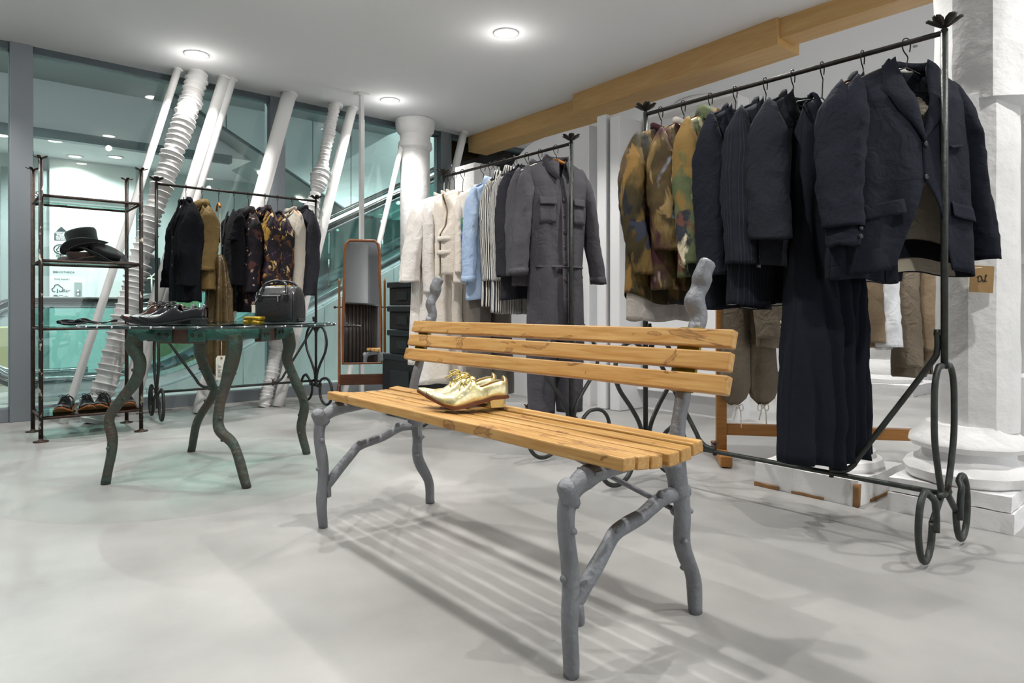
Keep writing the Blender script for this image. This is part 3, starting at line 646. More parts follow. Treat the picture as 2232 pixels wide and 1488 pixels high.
# ------------------------------------------------------------------ round glass table on bronze branch legs
TC = Vector((1.09, 3.61, 0)); TZ = .742
t = thing('glass_table', 'round glass table on verdigris bronze branch legs', 'table', TC)
MB().lathe([(.592, TZ-.012), (.60, TZ-.009), (.60, TZ-.003), (.592, TZ)], (TC.x, TC.y, 0), 72).build('glass_top', 'shelf_glass', t, auto=30)
b = MB(); rows = []
for r_, z in ((.5995, TZ-.0115), (.6015, TZ-.0115), (.6015, TZ-.0005), (.5995, TZ-.0005)):
    rows.append([(TC.x+r_*math.cos(2*PI*j/72), TC.y+r_*math.sin(2*PI*j/72), z) for j in range(72)])
b.grid(rows+[rows[0]], True).build('glass_rim', 'glass_edge', t)
for k in range(40):
    a = 2*PI*k/40+.06; MB().ball((TC.x+.601*math.cos(a), TC.y+.601*math.sin(a), TZ-.004), .0055, 6).build('rim_stud', 'steel', t)
feet = [fl(230, 1055), fl(539, 1063), fl(668, 989), fl(416, 984)]      # left, front, right, back
knuck = []
for i, f in enumerate(feet):
    d = (f-TC); d.z = 0; d.normalize(); knuck.append(TC+d*.405)
mids = [[(245, 965), (240, 905), (293, 835), (305, 790), (287, 755)],
        [(512, 975), (478, 935), (478, 890), (497, 820), (512, 760)],
        [(656, 935), (663, 890), (655, 855), (628, 790), (630, 755)],
        [(432, 915), (465, 858), (460, 835), (437, 775), (436, 755)]]
def dep(q): return SA*q.x+CA*q.y
for i, f in enumerate(feet):
    k = knuck[i]; d0, d1 = dep(f), dep(k); pts = [f]
    for j, (px, py) in enumerate(mids[i]):
        pts.append(P(px, py, lerp(d0, d1, (j+1)/6)))
    pts[0].z = 0
    d = (TC-k).normalized()
    pts.append(Vector((pts[-1].x, pts[-1].y, .69))+d*.015); 
    leg = branch('leg', pts, [(0, .021), (.3, .0235), (.6, .026), (.85, .034), (1, .036)], 7, i*3+2, 'bronze', t, ((.28, 1.2, .012), (.45, 4, .012), (.6, 2.5, .008), (.15, 3, .007)), 12, .22)
    kx = pts[-1]
    # two arms bolted along the apron towards the neighbours
    for nb in ((i+1) % 4, (i-1) % 4):
        e = (knuck[nb]-k); e.z = 0; L = e.length; e.normalize()
        a = Vector((kx.x, kx.y, .695))
        tgt = k+e*(L*.40); tgt.z = .695
        pl_ = [a-e*.01, a+e*.05+Vector((0, 0, .004)), lerp(a, tgt, .6), tgt]
        branch('arm', pl_, [(0, .036), (.4, .030), (1, .026)], 5, i*7+nb, 'verdigris', t, (), 10, .35)
        n_ = Vector((e.y, -e.x, 0)); 
        if n_.dot(k-TC) < 0: n_ = -n_
        c0, c1 = k+e*(L*.28), k+e*(L*.43)
        MB().extr([c0+n_*.018+Vector((0, 0, .662)), c1+n_*.018+Vector((0, 0, .662)), c1+n_*.018+Vector((0, 0, .726)), c0+n_*.018+Vector((0, 0, .726))], n_*.012).build('leg_plate', 'verdigris', t, smooth=False, bevel=.004)
        for q in (.32, .39):
            c = k+e*(L*q)+n_*.029+Vector((0, 0, .695)); MB().tube([c, c+n_*.007], [.009, .007], 10).build('bolt', 'bolt', t)
for i in range(4):
    a, c = knuck[i], knuck[(i+1) % 4]; e = (c-a); L = e.length; e.normalize(); n_ = Vector((e.y, -e.x, 0))
    if n_.dot(a-TC) < 0: n_ = -n_
    p0, p1 = a+e*(L*.30), a+e*(L*.70)
    MB().extr([p0-n_*.018+Vector((0, 0, .655)), p1-n_*.018+Vector((0, 0, .655)), p1+n_*.018+Vector((0, 0, .655)), p0+n_*.018+Vector((0, 0, .655))], (0, 0, .074)).build('apron_block', 'brown_block', t, smooth=False, bevel=.004)
# ------------------------------------------------------------------ standing mirror
mc = Vector((2.56, 4.80, 0)); mr = R(-30)
t = thing('cheval_mirror', 'tall wooden cheval mirror with curved frame beside the white garments', 'mirror', mc, mr)
TL = Matrix.Rotation(R(-1.6), 3, 'X')
def mo(w0, w1):   # frame outline, half widths
    return [(-w1, .0), (-w1+.002, .30), (-w0-.004, .62), (-w0-.001, .70), (-w0, .88), (-w0+.008, .945), (-w0+.035, .975), (w0-.035, .975), (w0-.008, .945), (w0, .88), (w0+.001, .70), (w0+.004, .62), (w1-.002, .30), (w1, .0)]
def mp_(x, y, z): return TL@Vector((x, y, z-.45))+Vector((0, 0, .385+.45))
out = mo(.135, .150)
MB().tube([mp_(x, 0, z) for x, z in out], .011, 8, closed=True).build('frame', 'mirror_wood', t, local=True)
MB().extr([mp_(x, .004, z) for x, z in mo(.128, .143)], TL@Vector((0, .008, 0))).build('glass', 'mirror', t, local=True, smooth=False)
MB().extr([mp_(x, .013, z) for x, z in mo(.128, .143)], TL@Vector((0, .006, 0))).build('back_board', 'dark_wood', t, local=True, smooth=False)
for s in (-1, 1):
    x = s*.176
    u = MB().tube([(x, 0, .16), (x, 0, .30), (x, 0, .90), (x, 0, 1.02), (x, 0, 1.03), (x, 0, 1.06)], [.012, .011, .009, .008, .011, .003], 8).build('upright', 'mirror_wood', t, local=True)
    MB().tube([(x-s*.03, 0, .83), (x+s*.03, 0, .83)], .005, 8).build('pivot', 'bolt', u, local=True); MB().ball((x+s*.034, 0, .83), .011, 8).build('knob', 'iron', u, local=True)
    for q in (-1, 1):
        MB().tube(smooth([(x, 0, .22), (x+s*.01, q*.03, .15), (x+s*.014, q*.10, .09), (x+s*.02, q*.155, .03), (x+s*.02, q*.175, .006)], 5), [.014]*8+[.012]*8+[.010]*5, 8).build('foot', 'dark_wood', t, local=True)
MB().box((-.176, -.012, .215), (.176, .012, .30)).build('stretcher_board', 'dark_wood', t, smooth=False, local=True, bevel=.004)
# ------------------------------------------------------------------ cases behind the mirror
t = thing('flight_case', 'black flight case with metal corners standing on the floor behind the bench', 'case', (2.95, 4.3, 0))
x0, x1, y0, y1 = 2.60, 3.26, 4.06, 4.55
b = MB(); b.box((x0, y0, .10), (x1, y0+.02, .17)); b.box((x0, y0, .42), (x1, y0+.02, .46)); 
b.box((x0, y0+.02, .10), (x1, y1, .46)); b.build('body', 'case_black', t, smooth=False)
MB().box((x0-.008, y0-.012, .435), (x1+.008, y1+.008, .475)).build('lid', 'case_green', t, smooth=False, bevel=.006)
MB().box((x0-.008, y0-.012, .055), (x1+.008, y1+.008, .11)).build('base', 'case_green', t, smooth=False, bevel=.006)
MB().box((x0-.01, y0+.1, .18), (x0+.004, y0+.36, .36)).build('side_recess', 'case_green', t, smooth=False, bevel=.004)
for x in (x0, x1):
    for y in (y0, y1):
        for z in (.05, .42): MB().box((x-.022, y-.026, z), (x+.022, y+.022, z+.06)).build('corner_cap', 'case_metal', t, smooth=False, bevel=.008)
        MB().lathe([(.02, 0), (.03, .01), (.03, .04), (.02, .055)], (x*.8+.2*(x0+x1)/2, y*.9+.1*(y0+y1)/2, 0), 12).build('caster', 'rubber', t)
for i in range(3):
    z = .478+i*.182
    c = thing('storage_crate', ['dark storage crate resting on the flight case, lowest of three', 'dark storage crate in the middle of the stack behind the mirror', 'dark storage crate topmost of the stack behind the mirror'][i], 'crate', (2.80, 4.31, z), 0, 'stacked storage crates')
    MB().box((2.63, 4.12, z), (2.97, 4.50, z+.135)).build('body', 'case_black', c, smooth=False, bevel=.006)
    MB().box((2.615, 4.105, z+.135), (2.985, 4.515, z+.178)).build('lid', 'case_green', c, smooth=False, bevel=.008)
    MB().box((2.622, 4.24, z+.04), (2.632, 4.38, z+.10)).build('handle_recess', 'case_green', c, smooth=False, bevel=.003)
    MB().box((2.74, 4.098, z+.10), (2.86, 4.112, z+.15)).build('latch', 'case_metal' if i == 2 else 'case_green', c, smooth=False, bevel=.003)
    if i == 1: MB().tube(smooth([(2.70, 4.112, z+.02), (2.71, 4.112, z+.06), (2.70, 4.112, z+.10)], 4), .014, 6).build('cyan_wrap', mat('cyan_wrap', '#5bb9d6', .4), c)
# ------------------------------------------------------------------ white columns and bases on the right
c = Vector((3.18, .82, 0)); t = thing('thick_column', 'thick chipped white column on a stepped base at the right edge', 'column', (3.14, .86, 0))
b = MB(); n = 9
def rough_box(a, d, rz, cc, seed, amp=.004, div=8):
    b = bmesh.new(); bmesh.ops.create_cube(b, size=1); bmesh.ops.subdivide_edges(b, edges=b.edges, cuts=div, use_grid_fill=True)
    vs = []; M = Matrix.Rotation(rz, 3, 'Z')
    for v in b.verts:
        p = Vector((lerp(a[0], d[0], v.co.x+.5), lerp(a[1], d[1], v.co.y+.5), lerp(a[2], d[2], v.co.z+.5)))
        p += Vector([amp*noise.noise(p*14+Vector((seed, k*9, 0))) for k in range(3)]); 
        p = M@(p-Vector(cc))+Vector(cc); vs.append(p)
    b.verts.index_update(); fs = [tuple(v.index for v in f.verts) for f in b.faces]; b.free()
    return MB().add(vs, fs)
rough_box((2.94, .655, 0), (3.36, 1.075, .075), R(2), (3.15, .865, 0), 1).build('plinth_slab', 'chipped', t, auto=40)
rough_box((2.945, .66, .078), (3.355, 1.07, .135), R(1), (3.15, .865, 0), 2, .005).build('plinth_slab', 'chipped', t, auto=40)
cb = (3.16, .85)
rough_lathe([(.20, .13), (.225, .15), (.232, .18), (.215, .205), (.19, .215)], cb, 40, .03, 3, 12).build('torus', 'chipped', t, auto=40)
rough_lathe([(.18, .21), (.165, .235), (.165, .255), (.20, .265), (.215, .285), (.21, .30), (.165, .335), (.15, .36)], cb, 40, .03, 4, 10).build('torus', 'chipped', t, auto=40)
rough_lathe([(.142, .34+i*.0935) for i in range(15)], c, 40, .03, 6, 9).build('shaft', 'plaster', t, auto=25)
cu = (3.22, .80)
rough_lathe([(.14, 1.60), (.178, 1.63), (.175, 1.66)]+[(.172+.003*(i % 2), 1.70+i*.08) for i in range(14)], cu, 40, .035, 7, 8).build('upper_shaft', 'plaster', t, auto=25)
MB().box((3.055, .735, .98), (3.07, .81, 1.12)).build('repair_patch', 'plaster_fine', t, smooth=False, bevel=.003) if False else None
t = thing('column_base', 'low white chipped column base standing on the floor behind the long dress', 'column base', (3.12, 1.39, 0))
rough_box((2.88, 1.16, 0), (3.36, 1.62, .108), 0, (3.12, 1.39, 0), 5, .005, 12).build('slab', 'chipped', t, auto=40)
for i, (a, d) in enumerate((((2.872, 1.30, 0), (2.884, 1.44, .012)), ((2.872, 1.50, 0), (2.884, 1.62, .018)), ((2.872, 1.155, 0), (2.892, 1.178, .095)), ((3.0, 1.153, 0), (3.3, 1.165, .012)))):
    rough_box(a, d, 0, (0, 0, 0), 7+i, .004, 4).build('bare_edge', 'bare_wood', t)
rough_lathe([(.21, .10), (.225, .125), (.215, .15), (.19, .16), (.19, .185), (.16, .20), (.15, .23), (.145, .27), (.13, .28)], (3.13, 1.39), 36, .02, 9).build('torus', 'chipped', t, auto=40)
p = fl(1935, 858)
t = thing('column_base', 'distant white column on a stepped base seen between dress and hanging jackets', 'column', (p.x+.2, p.y+.1, 0))
rough_box((p.x-.1, p.y-.25, 0), (p.x+.6, p.y+.45, .10), 0, (0, 0, 0), 15, .01).build('slab', 'chipped', t, auto=40)
rough_lathe([(.30, .09), (.31, .14), (.27, .18), (.27, .22), (.22, .28), (.20, .32)], (p.x+.25, p.y+.1), 30, .02, 19).build('torus', 'chipped', t, auto=40)
rough_lathe([(.19, .3+i*.15) for i in range(17)], (p.x+.25, p.y+.1), 30, .02, 21).build('shaft', 'plaster', t)
# plinth, shelf and picture at the right edge
a = P(2200, 1015, 3.45); 
t = thing('display_plinth', 'pale grey display plinth cut off by the right edge', 'plinth', (a.x+.2, a.y-.2, 0))
MB().box((a.x, a.y-.5, .03), (a.x+.5, a.y, .47)).build('body', 'wall_white', t, smooth=False, bevel=.004)
MB().box((a.x+.03, a.y-.47, 0), (a.x+.47, a.y-.03, .03)).build('toe_kick', 'frame_dark', t, smooth=False)
a = onX(2204, 556, 6.0)
t = tag(MB().box((6.0, a.y-.8, a.z-.06), (6.25, a.y, a.z)).build('wall_shelf', 'wall_white', smooth=False, bevel=.004), 'white wall shelf at the right edge behind the column', 'shelf')
st(MB().box((6.25, a.y-2.5, 0), (6.4, a.y+.05, CEIL)).build('wall_right', 'wall_white', smooth=False))
t = tag(MB().box((6.10, a.y-.40, a.z+.002), (6.13, a.y-.10, a.z+.27)).build('picture_frame', 'mirror_wood', smooth=False, bevel=.004), 'small brown framed picture standing on the white wall shelf', 'picture frame')
MB().box((6.096, a.y-.375, a.z+.03), (6.101, a.y-.125, a.z+.245)).build('picture', 'paper', t, smooth=False)
# ------------------------------------------------------------------ oak rail rack behind the right rack
WA, WB = Vector((3.24, 2.02, 0)), Vector((3.95, 1.14, 0)); wd = (WB-WA); WL = wd.length; wa = math.atan2(wd.y, wd.x)
t = thing('oak_rail', 'oak framed clothes rail with khaki garments behind the dark rack', 'clothes rail', WA, wa)
WH = 1.42
for x in (0, WL):
    MB().box((x-.027, -.027, .05), (x+.027, .027, WH)).build('post', 'rail_wood', t, smooth=False, local=True, bevel=.004)
    MB().box((x-.03, -.22, .005), (x+.03, .22, .06)).build('foot', 'rail_wood', t, smooth=False, local=True, bevel=.006)
MB().box((.027, -.022, .135), (WL-.027, .022, .195)).build('lower_rail', 'rail_wood', t, smooth=False, local=True, bevel=.004)
MB().tube([(.0, 0, WH-.02), (WL, 0, WH-.02)], .014, 10).build('hanging_bar', 'rail_wood', t, local=True)
# ------------------------------------------------------------------ what the mirror shows: a slatted round counter and a column behind the camera
# ------------------------------------------------------------------ cloth
def cloth(name, c, c2=None, rough=.9, sheen=0, weave=260, wr=.42, spec=.15):
    m = mat(name, c, rough, var=(7, c2 or c, .25), sheen=sheen, spec=spec)
    nt = m.node_tree; b = nt.nodes['Principled BSDF']
    tc = nt.nodes.new('ShaderNodeTexCoord'); n1 = nt.nodes.new('ShaderNodeTexNoise'); n1.inputs['Scale'].default_value = 16; n1.inputs['Detail'].default_value = 4; n1.inputs['Distortion'].default_value = 1.2
    nt.links.new(tc.outputs['Object'], n1.inputs['Vector'])
    u = nt.nodes.new('ShaderNodeBump'); u.inputs['Strength'].default_value = wr; u.inputs['Distance'].default_value = .02
    nt.links.new(n1.outputs['Fac'], u.inputs['Height'])
    n2 = nt.nodes.new('ShaderNodeTexNoise'); n2.inputs['Scale'].default_value = weave; nt.links.new(tc.outputs['Object'], n2.inputs['Vector'])
    u2 = nt.nodes.new('ShaderNodeBump'); u2.inputs['Strength'].default_value = .25; u2.inputs['Distance'].default_value = .003
    nt.links.new(n2.outputs['Fac'], u2.inputs['Height']); nt.links.new(u.outputs[0], u2.inputs['Normal']); nt.links.new(u2.outputs[0], b.inputs['Normal'])
    return m
cloth('navy', '#1f222b', '#191c25'); cloth('charcoal', '#26282f', '#1f2128'); cloth('black_cloth', '#13151b', '#0e1015'); cloth('dress_navy', '#1b1e27', '#161921', wr=.15)
cloth('grey_cotton', '#57565b', '#4d4c51'); cloth('dark_grey', '#34343a', '#2b2b31'); cloth('white_linen', '#f7f3ef', '#ece4dd', wr=.6); cloth('cream_linen', '#f3ebe1', '#eadfd2', wr=.5)
cloth('tan_inside', '#b79a6b'); cloth('light_blue', '#b9cde8', '#a7bfe0', wr=.6); cloth('taupe', '#7c766f', '#6b655f'); cloth('olive_gold', '#7d6840', '#695634', rough=.6, wr=.5)
cloth('gold_brown', '#64512f', '#43351f', rough=.38, wr=.6, spec=.5); cloth('oatmeal', '#c9c2b6', '#bdb5a8'); cloth('knit_charcoal', '#35363c', '#2c2d33', weave=400); cloth('velvet', '#121318', '#0c0d11', sheen=.05, wr=.5)
cloth('khaki', '#84796a', '#6f6557', wr=.8); cloth('khaki_tan', '#94826b', '#84735d', wr=.3); cloth('white_shirt', '#eef0f3', '#e3e6ea', wr=.3); cloth('lining_pale', '#b5ae9e', '#9a9282', wr=.5); cloth('lining_white', '#d8dad6', '#c6c9c4', wr=.5); cloth('sheer_grey', '#b9b4ae', '#a7a29c')
cloth('moss', '#7c8452')
patch_mat('painted_gold', ('#3f3721', '#292418', 9), [('#6a5630', 8, .52, .08, .5), ('#23262d', 7, .57, .04, .6), ('#86693a', 11, .57, .06, .4), ('#5a4a3a', 10, .57, .05, .6), ('#363b48', 9, .63, .03, .8)])
patch_mat('painted_wine', ('#56482d', '#3f3522', 9), [('#74613c', 9, .52, .08, .5), ('#3c1f27', 7, .54, .06, .5), ('#7f8699', 10, .60, .04, .5), ('#8f7850', 13, .60, .04, .5)])
patch_mat('painted_green', ('#4a5338', '#5d6748', 7), [('#80673a', 7, .53, .05, .5), ('#2f333b', 8, .56, .04, .6), ('#d3c9ae', 9, .61, .04, .7), ('#68453a', 11, .62, .03, .6)])
patch_mat('portrait_print', ('#17131a', '#211a24', 9), [('#5a3a24', 13, .54, .04, .7), ('#a8843c', 15, .57, .03, .7), ('#d0b488', 24, .62, .03, .7), ('#4a3346', 12, .60, .03, .8)], .6)
patch_mat('dark_floral', ('#121015', '#1b161d', 9), [('#4d2f2a', 18, .58, .03, .8), ('#a88f86', 26, .65, .03, .8)], .6)
stripe_mat('stripe_bw', '#e4e1d9', '#20222b', .016, .52); stripe_mat('stripe_fine', '#dcdad4', '#30333d', .011, .5); stripe_mat('pinstripe', '#191c24', '#2d313c', .014, .14, .9)
ramp_mat('globe_print', [(.0, '#0f3f8f'), (.45, '#1757b5'), (.52, '#2f7d3a'), (.6, '#3f8f45'), (.7, '#0f4a9f')], 22, dist=1)
mat('button_dark', '#14151a', .3); mat('button_pale', '#cfc4ae', .35); mat('button_brown', '#3b2d28', .35); mat('label_white', '#e8e8e4', .8); mat('label_green', '#3c4736', .8)

def nz(p, s, k=0): return noise.noise(Vector((p[0]*s+k*3.7, p[1]*s+k*1.3, p[2]*s+k)))
class Garment:
    """a top hung on a hanger; local frame: x across the shoulders, front towards -y, z up with 0 at the neck point"""
    def __init__(g, name, label, cat, loc, rz, m, group, sw=.205, nw=.066, drop=.062, chest=.235, hem=.25, L=.72, dep=.075, vneck=.0, gap=0.0, hemgap=0.0, folds=.008, fk=9, seed=1, cut=0, tilt=0, ruck=.006, hemcurve=0):
        g.__dict__.update(locals()); del g.__dict__['g']
        g.t = thing(name, label, cat, loc, rz, group); g.seed = seed
    def W(g, z):
        return interp(-z, [(g.drop-.01, g.sw), (.17, lerp(g.sw, g.chest, .6)), (.26, g.chest), (g.L, g.hem)])
    def D(g, z):
        return interp(-z, [(-.02, .012), (.03, .024), (.12, .85*g.dep), (.25, g.dep), (g.L, g.dep*1.15)])
    def inner(g, z):
        if -z < g.vneck: return max(g.gap, g.nw*(1-(-z)/max(g.vneck, 1e-4)))
        t = max(0, (-z-g.vneck)/max(.01, g.L-g.vneck)); return g.gap+g.hemgap*t**2.2
    def fy(g, x, z, front=True):
        w_ = g.W(z); q = max(0, 1-(abs(x)/w_)**2.4)
        y = g.D(z)*q**.6
        t = min(1, max(0, (-z-.12)/.4)); s = g.seed
        y += g.folds*t*math.sin(x*g.fk*7+s+2.2*noise.noise(Vector((x*4, z*2.3, s))))*(q**.4)
        y += (g.ruck*noise.noise(Vector((x*9+s, z*7, s*1.7)))+g.ruck*1.6*(abs(noise.noise(Vector((x*7+z*5+s, z*6-x*3, s))))-.2)+g.ruck*.5*noise.noise(Vector((x*24+s, z*19, s))))*min(1, q*3)
        return -y if front else y*.8
    def ztop(g, x, front):
        ax = abs(x)
        if ax >= g.nw: return -g.drop*((ax-g.nw)/(g.sw-g.nw))**1.25
        if front: return -max(.03, g.vneck)*(1-ax/g.nw)
        return -.012*(1-(ax/g.nw)**2)
    def zbot(g, x):
        return -g.L+g.cut*max(0, 1-abs(x)/g.hem)**1.5*0+g.hemcurve*(abs(x)/g.hem)**2+.006*math.sin(x*23+g.seed)
    def panel(g, side, front, inset=0, nx=22, ny=44):
        rows = []
        for j in range(ny+1):
            t = j/ny; row = []
            for i in range(nx+1):
                a = i/nx
                if front: x0 = g.nw*0 if g.vneck == 0 else 0
                xt = a*g.sw; zt = g.ztop(xt, front) if (not front or g.vneck == 0) else g.ztop(max(xt, 0), True)
                z = lerp(zt, g.zbot(xt*g.hem/g.sw), t)
                if front:
                    inn = g.inner(z) if -z > .0 else g.nw
                    # the cut-away hem
                    x = lerp(min(inn, g.W(z)*.9), g.W(z), a) if g.vneck > 0 else a*g.W(z)
                    if g.vneck > 0: zt2 = -g.drop*max(0, (lerp(g.nw, g.sw, a)-g.nw)/(g.sw-g.nw))**1.25; z = lerp(zt2, g.zbot(x), t); inn = g.inner(z); x = lerp(inn, g.W(z), a)
                else: x = a*g.W(z)
                y = g.fy(x, z, front)
                if inset: y *= .93; z = z+.004
                row.append(Vector((side*x, y, z)))
            rows.append(row)
        return rows
    def body(g, m=None, sides=(-1, 1)):
        b = MB()
        for s in sides:
            r = g.panel(s, True)
            if s > 0 and g.vneck > 0: r = [[p+Vector((-.012*(1-i/22)**2, -.004*(1-i/22), 0)) for i, p in enumerate(row)] for row in r]
            b.grid(r, cloth=.26)
        for s in (-1, 1): b.grid(g.panel(s, False), cloth=.26)
        o = b.build('body', m or g.m, g.t, local=True, solid=.0035); return o
    def lining(g, m):
        b = MB()
        for s in (-1, 1): b.grid(g.panel(s, False, .01))
        return b.build('lining', m, g.t, local=True)
    def sleeve(g, s, L=.56, splay=.07, fwd=-.02, r0=.072, r1=.055, bend=.03, m=None, cuff=None, buttons=0, bm='button_dark', curve=0):
        n, k = 26, 40; rows = []; sd = g.seed+s*3.3
        x0 = g.sw-.034; ang = 0
        for j in range(k+1):
            t = j/k
            cx = x0+.016*min(1, t*8)+splay*t+curve*math.sin(PI*t)
            cy = fwd*t-bend*max(0, t-.45)**1.3*2
            cz = -g.drop*.80-L*t
            g1 = min(1, (t+.01)*5.5); grow = g1**.5; g2 = min(1, t/.30); rx = lerp(r0*.50, r1*.66, t)*grow; ry = lerp(r0, r1, t)*(.30+.70*(g2*g2*(3-2*g2))**.8)*min(1, .4+t*20)
            row = []
            for i in range(n):
                a = 2*PI*i/n; q = 1+.12*noise.noise(Vector((math.cos(a)*1.2+sd, math.sin(a)*1.2, t*5+sd)))+.16*(abs(noise.noise(Vector((math.cos(a)*1.6+sd*2, math.sin(a)*1.6+t*3, t*9))))-.2)+.05*noise.noise(Vector((math.cos(a)*3+sd, math.sin(a)*3, t*22)))
                zz = cz+(.02*math.cos(a)*(1-t) if t < .3 else 0)
                row.append(Vector((s*(cx+rx*math.cos(a)*q), cy+ry*math.sin(a)*q, zz+.006*noise.noise(Vector((a, t*5, sd))))))
            rows.append(row)
        b = MB(); b.grid(rows, True, cloth=.40); b.f.append(tuple(range(n-1, -1, -1)))
        o = b.build('sleeve', m or g.m, g.t, local=True, solid=.003)
        g.cuff_at = rows[-1]
        if cuff:
            cr = [[p+(p-sum(rows[-1], Vector())/n)*.05 for p in rows[-3]], [p+(p-sum(rows[-1], Vector())/n)*.07 for p in rows[-2]], [p+(p-sum(rows[-1], Vector())/n)*.07+Vector((0, 0, -.006)) for p in rows[-1]]]
            MB().grid(cr, True).build('cuff', cuff, o, local=True, solid=.003)
        for q in range(buttons):
            c = rows[-2-2*q][int(n*.70) % n]; MB().lathe([(.0085, 0), (.0085, .004), (.005, .0055)], c+Vector((0, -.006, .012)), 12, Matrix.Rotation(PI/2, 3, 'X')).build('button', bm, o, local=True)
        return o
    def collar_lapel(g, m=None, w0=.04, w1=.062, stand=.022, notch=.12):
        """jacket collar with lapels rolled over the front edges"""
        m = m or g.m
        for s in (-1, 1):
            rows = []
            for j in range(17):
                z = -g.vneck*j/16; inn = g.inner(z)-(.012 if s > 0 else 0); t = j/16
                wd = interp(t, [(0, w0), (.28, w1*.95), (.30, w1*1.15), (.6, w1*.8), (.97, .004), (1, .002)])
                row = []
                for i in range(5):
                    x = inn+wd*i/4; lift = .007+.006*math.sin(PI*i/4)
                    zz = z-.012*i/4+stand*(1-i/4)*max(0, 1-t*3)
                    row.append(Vector((s*x, g.fy(min(x, g.W(z)*.98), min(-.02, z), True)-lift, zz)))
                rows.append(row)
            MB().grid(rows).build('lapel', m, g.t, local=True, solid=.004)
        rows = []
        for j in range(15):
            a = lerp(-PI*.5, PI*.5, j/14); x = g.nw*1.05*math.sin(a); y = .035*math.cos(a)-.012
            row = []
            for i, (o_, z) in enumerate(((0, .004), (.002, stand+.006), (.010, stand+.010), (.022, stand-.006), (.030, stand-.034))):
                row.append(Vector((x*(1+o_/g.nw), y+o_*math.cos(a)-o_*.4*abs(math.sin(a)), z-.012*abs(math.sin(a)))))
            rows.append(row)
        return MB().grid(rows).build('collar', m, g.t, local=True, solid=.004)
    def collar_shirt(g, m=None, w=.05, stand=.028, open_=.02):
        rows = []; m = m or g.m; N = 25
        for j in range(N):
            a = lerp(-PI*.93, PI*.93, j/(N-1)); x = g.nw*1.03*math.sin(a); y = .042*math.cos(a)-.012; f = max(0, -math.cos(a))
            zb = -max(.03, g.vneck*.5)*f**1.5
            wd = w*(1+.55*f)
            row = []
            for i, (o_, z) in enumerate(((0, 0), (.003, stand), (.010, stand+.004), (.018, stand-.4*wd), (.026, stand-wd))):
                row.append(Vector((x*(1+o_/g.nw)+math.copysign(.012*f*i/4, x), y+o_*math.cos(a)*1.2-.008*f, zb+z)))
            rows.append(row)
        return MB().grid([list(r) for r in zip(*rows)], cloth=.3).build('collar', m, g.t, local=True, solid=.003)
    def collar_band(g, m=None, h=.028, off=.003):
        rows = []; m = m or g.m; N = 29
        for j in range(N):
            a = 2*PI*j/(N-1); x = g.nw*1.03*math.sin(a); y = .045*math.cos(a)-.012; f = max(0, -math.cos(a)); zb = -max(.03, g.vneck)*f**1.3 if g.vneck < .1 else -.03*f
            rows.append([Vector((x*(1+q*.05), y-q*.002, zb+q*h)) for q in (0, .5, 1)])
        return MB().grid(rows).build('neckband', m, g.t, local=True, solid=.004)
    def button(g, x, z, m='button_dark', r=.0085):
        y = g.fy(x, z)-.008; return MB().lathe([(r, 0), (r*1.05, .002), (r, .004), (r*.55, .0035)], (x, y, z), 12, Matrix.Rotation(PI/2, 3, 'X')).build('button', m, g.t, local=True)
    def patch(g, name, x0, x1, z0, z1, m=None, lift=.006, tiltz=0, drop=0):
        rows = []
        for j in range(6):
            row = []
            for i in range(9):
                x = lerp(x0, x1, i/8); z = lerp(z0, z1, j/5)+tiltz*i/8
                row.append(Vector((x, g.fy(x, z)-lift-.002*j, z)))
            rows.append(row)
        return MB().grid(rows).build(name, m or g.m, g.t, local=True, solid=.002)
def hanger(loc, rz, label, wood=False, w=.19, drop=.09, wire='wire', slope=.055, group='hangers on the racks'):
    """hook over the rail at loc (rail centre); shoulder piece drop metres lower"""
    t = thing('hanger', label, 'hanger', loc, rz, group)
    hk = [(.014, 0, -.030), (.017, 0, -.008), (.013, 0, .010), (.002, 0, .0165), (-.011, 0, .011), (-.016, 0, -.006), (-.010, 0, -.028), (.006, 0, -.048), (.004, 0, -.066), (0, 0, -drop)]
    MB().tube(smooth(hk, 5), .0022, 6).build('hook', wire, t, local=True)
    if wood:
        pts = smooth([(-w, 0, -drop-slope), (-w*.5, 0, -drop-slope*.42), (0, 0, -drop), (w*.5, 0, -drop-slope*.42), (w, 0, -drop-slope)], 5)
        MB().tube(pts, [.008+.007*(1-abs(i-10)/10) for i in range(21)], 8, sx=.9).build('shoulder_bar', 'wood_hanger', t, local=True)
    else:
        pts = [(0, 0, -drop), (w*.25, 0, -drop-slope*.25), (w, 0, -drop-slope), (w*.98, 0, -drop-slope-.010), (0, 0, -drop-slope-.012), (-w*.98, 0, -drop-slope-.010), (-w, 0, -drop-slope), (-w*.25, 0, -drop-slope*.25)]
        MB().tube(pts, .0025, 6, closed=True).build('shoulder_wire', wire, t, local=True)
    return t
def railY(px, X=RX): r = ray(px); return X*r[1]/r[0]
def railX(px, Y=LY): r = ray(px); return Y*r[0]/r[1]
GR1, GR2, GR3 = 'garments on the right rack', 'garments on the middle rack', 'garments on the left rack'
def hang(rack, px, drop, ry=0):
    if rack == 1: q = (RX, railY(px), RH); rz = 0
    elif rack == 2: q = (MX, railY(px, MX), RH); rz = 0
    else: q = (railX(px), LY, RH); rz = -PI/2
    return q, rz+ry, (q[0], q[1], q[2]-drop)
